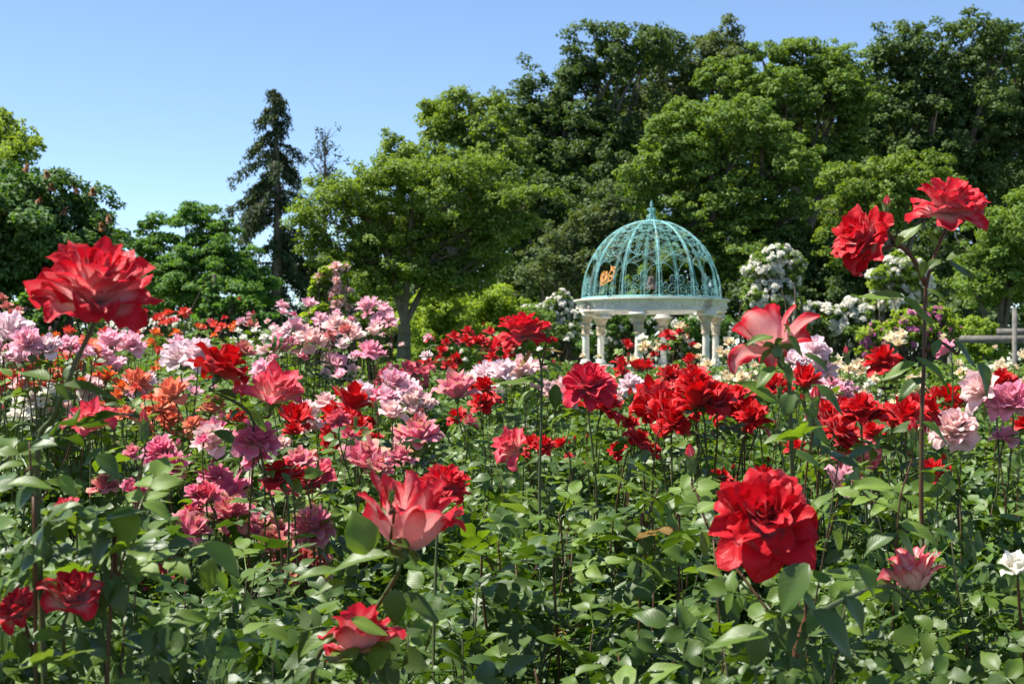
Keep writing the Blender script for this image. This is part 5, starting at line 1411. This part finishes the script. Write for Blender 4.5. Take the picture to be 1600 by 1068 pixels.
# ------------------------------------------------------------------ ramblers: leafy mass + many small flower heads
def head_mesh(typ, seed):
    rng = np.random.default_rng(seed)
    mb = MB()
    for k in range(6):
        ps = BV['s%d' % (k % 3)]['ps']
        o = unit(rng.normal(size=3)) * .62; o[2] = abs(o[2]) * .8
        for V, Fq, pv, pu, rn in ps[4:]: mb.add(V * .55 + o, Fq, pv=pv, pu=pu, rnd=(rn + k * .13) % 1)
    return mb.mesh('flower_head', PM[typ], True)
HEAD = {}
def rambler(name, label, cat, px, d, lobes, typ, nheads, head_px, tint='mass_light', seed=0, leafm='hedge', single=False, group='climbing and rambling roses', pole=None):
    rng = np.random.default_rng(900 + seed)
    base = Vector(((px - 800) / F * d, d, G(d)))
    root = thing(name, label, cat, base, group)
    L = [(P(x, y, d), rx / F * d, rx / F * d * .8, ry / F * d) for x, y, rx, ry in lobes]
    for c, rx, ry, rz in list(L):               # loose sprays break the outline
        for k in range(3):
            D = unit(rng.normal(size=3) + [0, 0, .3]); f = rng.uniform(.28, .5)
            L.append((Vector(c) + Vector(D * np.array([rx, ry, rz]) * rng.uniform(.8, 1.2)), rx * f, ry * f, rz * f))
    mb = MB()
    for c, rx, ry, rz in L:
        for k in range(3):
            V, fs = limb_mesh(rng, base + Vector((rng.normal() * .1, rng.normal() * .1, 0)), c + Vector((rng.normal() * rx * .4, rng.normal() * ry * .4, rng.uniform(-.3, .5) * rz)), .02, .006)
            mb.add(V - np.array(base), fs)
    obj('cane', mb.mesh('cane', M['cane'], True), root)
    f = obj('foliage', crown_mesh('foliage', M[leafm], L, (0.075, 0.042), 0.16, 1.3, 930 + seed, base, 1.4), root)
    tag(f, kind='stuff')
    if pole:
        V, Fq = lathe([(.001, P(0, pole, d).z - base.z), (.03, P(0, pole + 1, d).z - base.z), (.035, -.1)], 10)
        obj('pole', mesh_np('pole', V, Fq, M['bark_grey'], smooth=True), root)
    key = (typ, single)
    if key not in HEAD:
        if single:
            mbs = MB()
            for V, Fq, pv, pu, rn in BV['s2']['ps']: mbs.add(V, Fq, pv=pv, pu=pu, rnd=rn)
            HEAD[key] = [mbs.mesh('flower_head', PM[typ], True)]
        else: HEAD[key] = [head_mesh(typ, 70 + q) for q in range(3)]
    area = np.array([l[1] * l[3] for l in L]); area /= area.sum()
    for k in range(nheads):
        c, rx, ry, rz = L[rng.choice(len(L), p=area)]
        D = unit(rng.normal(size=3) + [0, -.55, .25])
        p = Vector(c) + Vector(D * np.array([rx, ry, rz]) * rng.uniform(.88, 1.08))
        if p.z < base.z + .2: continue
        s = head_px / F * d / 2 * rng.uniform(.65, 1.25)
        obj('flower_head', HEAD[key][k % len(HEAD[key])], root, p - base, up_rot(D + np.array([0, -.1, .4]), rng.uniform(0, 6)), s)
    return root
rambler('climbing_rose', 'climbing rose pillar dotted with small shell-pink pompon blooms', 'climbing rose', 525, 13, [(525, 425, 20, 16), (525, 445, 28, 22), (530, 475, 34, 26), (510, 495, 30, 24), (535, 510, 40, 30), (500, 460, 14, 16)], 'climb', 70, 17, seed=1, single=True, pole=430)
rambler('climbing_rose', 'white climbing rose pillar rising right of the gazebo', 'climbing rose', 1212, 22, [(1212, 405, 36, 20), (1195, 430, 30, 26), (1235, 420, 26, 26), (1180, 470, 16, 40), (1210, 460, 36, 30)], 'white', 170, 13, seed=2, leafm='woodmid')
rambler('rambling_rose', 'broad white rambling rose hedge behind the back-turned bloom', 'rambling rose', 1330, 24, [(1290, 500, 36, 24), (1330, 510, 40, 30), (1370, 505, 36, 26), (1250, 500, 30, 26), (1345, 490, 30, 16)], 'white', 210, 13, seed=3, leafm='woodmid')
rambler('climbing_rose', 'white climbing rose partly hidden behind the sideways red bloom', 'climbing rose', 1402, 21, [(1405, 420, 32, 20), (1380, 435, 28, 20), (1425, 440, 30, 30), (1400, 465, 36, 24), (1365, 475, 16, 16)], 'white', 85, 16, seed=4, leafm='hedge')
rambler('rambling_rose', 'rambling rose with purple-pink clusters behind the tall red cane', 'rambling rose', 1415, 18, [(1380, 530, 34, 22), (1415, 520, 36, 26), (1455, 512, 32, 26), (1440, 495, 30, 16), (1365, 545, 22, 20), (1475, 495, 16, 14)], 'magcl', 150, 9, seed=5, leafm='hedge')
rambler('rambling_rose', 'white rambling rose hedge on the near side of the gazebo', 'rambling rose', 868, 31, [(870, 485, 26, 22), (850, 490, 26, 20), (885, 505, 20, 24), (835, 488, 20, 14), (860, 515, 34, 20)], 'white', 150, 10, seed=6, leafm='woodmid')
rambler('rambling_rose', 'white rambling rose seen through the gazebo\'s columns', 'rambling rose', 1020, 38.5, [(960, 510, 24, 24), (1010, 505, 26, 22), (1055, 515, 26, 26), (1090, 520, 26, 26), (1125, 515, 24, 28), (1030, 545, 40, 20), (940, 535, 30, 24)], 'white', 110, 9, seed=7, leafm='maple')
rambler('rambling_rose', 'pale dusty-pink rambling rose beside the huge red bloom', 'rambling rose', 80, 15, [(70, 470, 30, 24), (45, 480, 24, 18), (100, 480, 26, 26), (70, 500, 40, 22), (110, 455, 14, 14)], 'palepink', 40, 9, seed=8, leafm='maple')
rambler('climbing_rose', 'tall sparse climbing rose on a grey pole before the maple', 'climbing rose', 334, 17, [(332, 445, 14, 18), (335, 475, 22, 22), (350, 485, 26, 18), (330, 500, 30, 18), (372, 480, 24, 20), (395, 492, 30, 18)], 'red', 9, 8, seed=9, single=True, leafm='maple', pole=428)
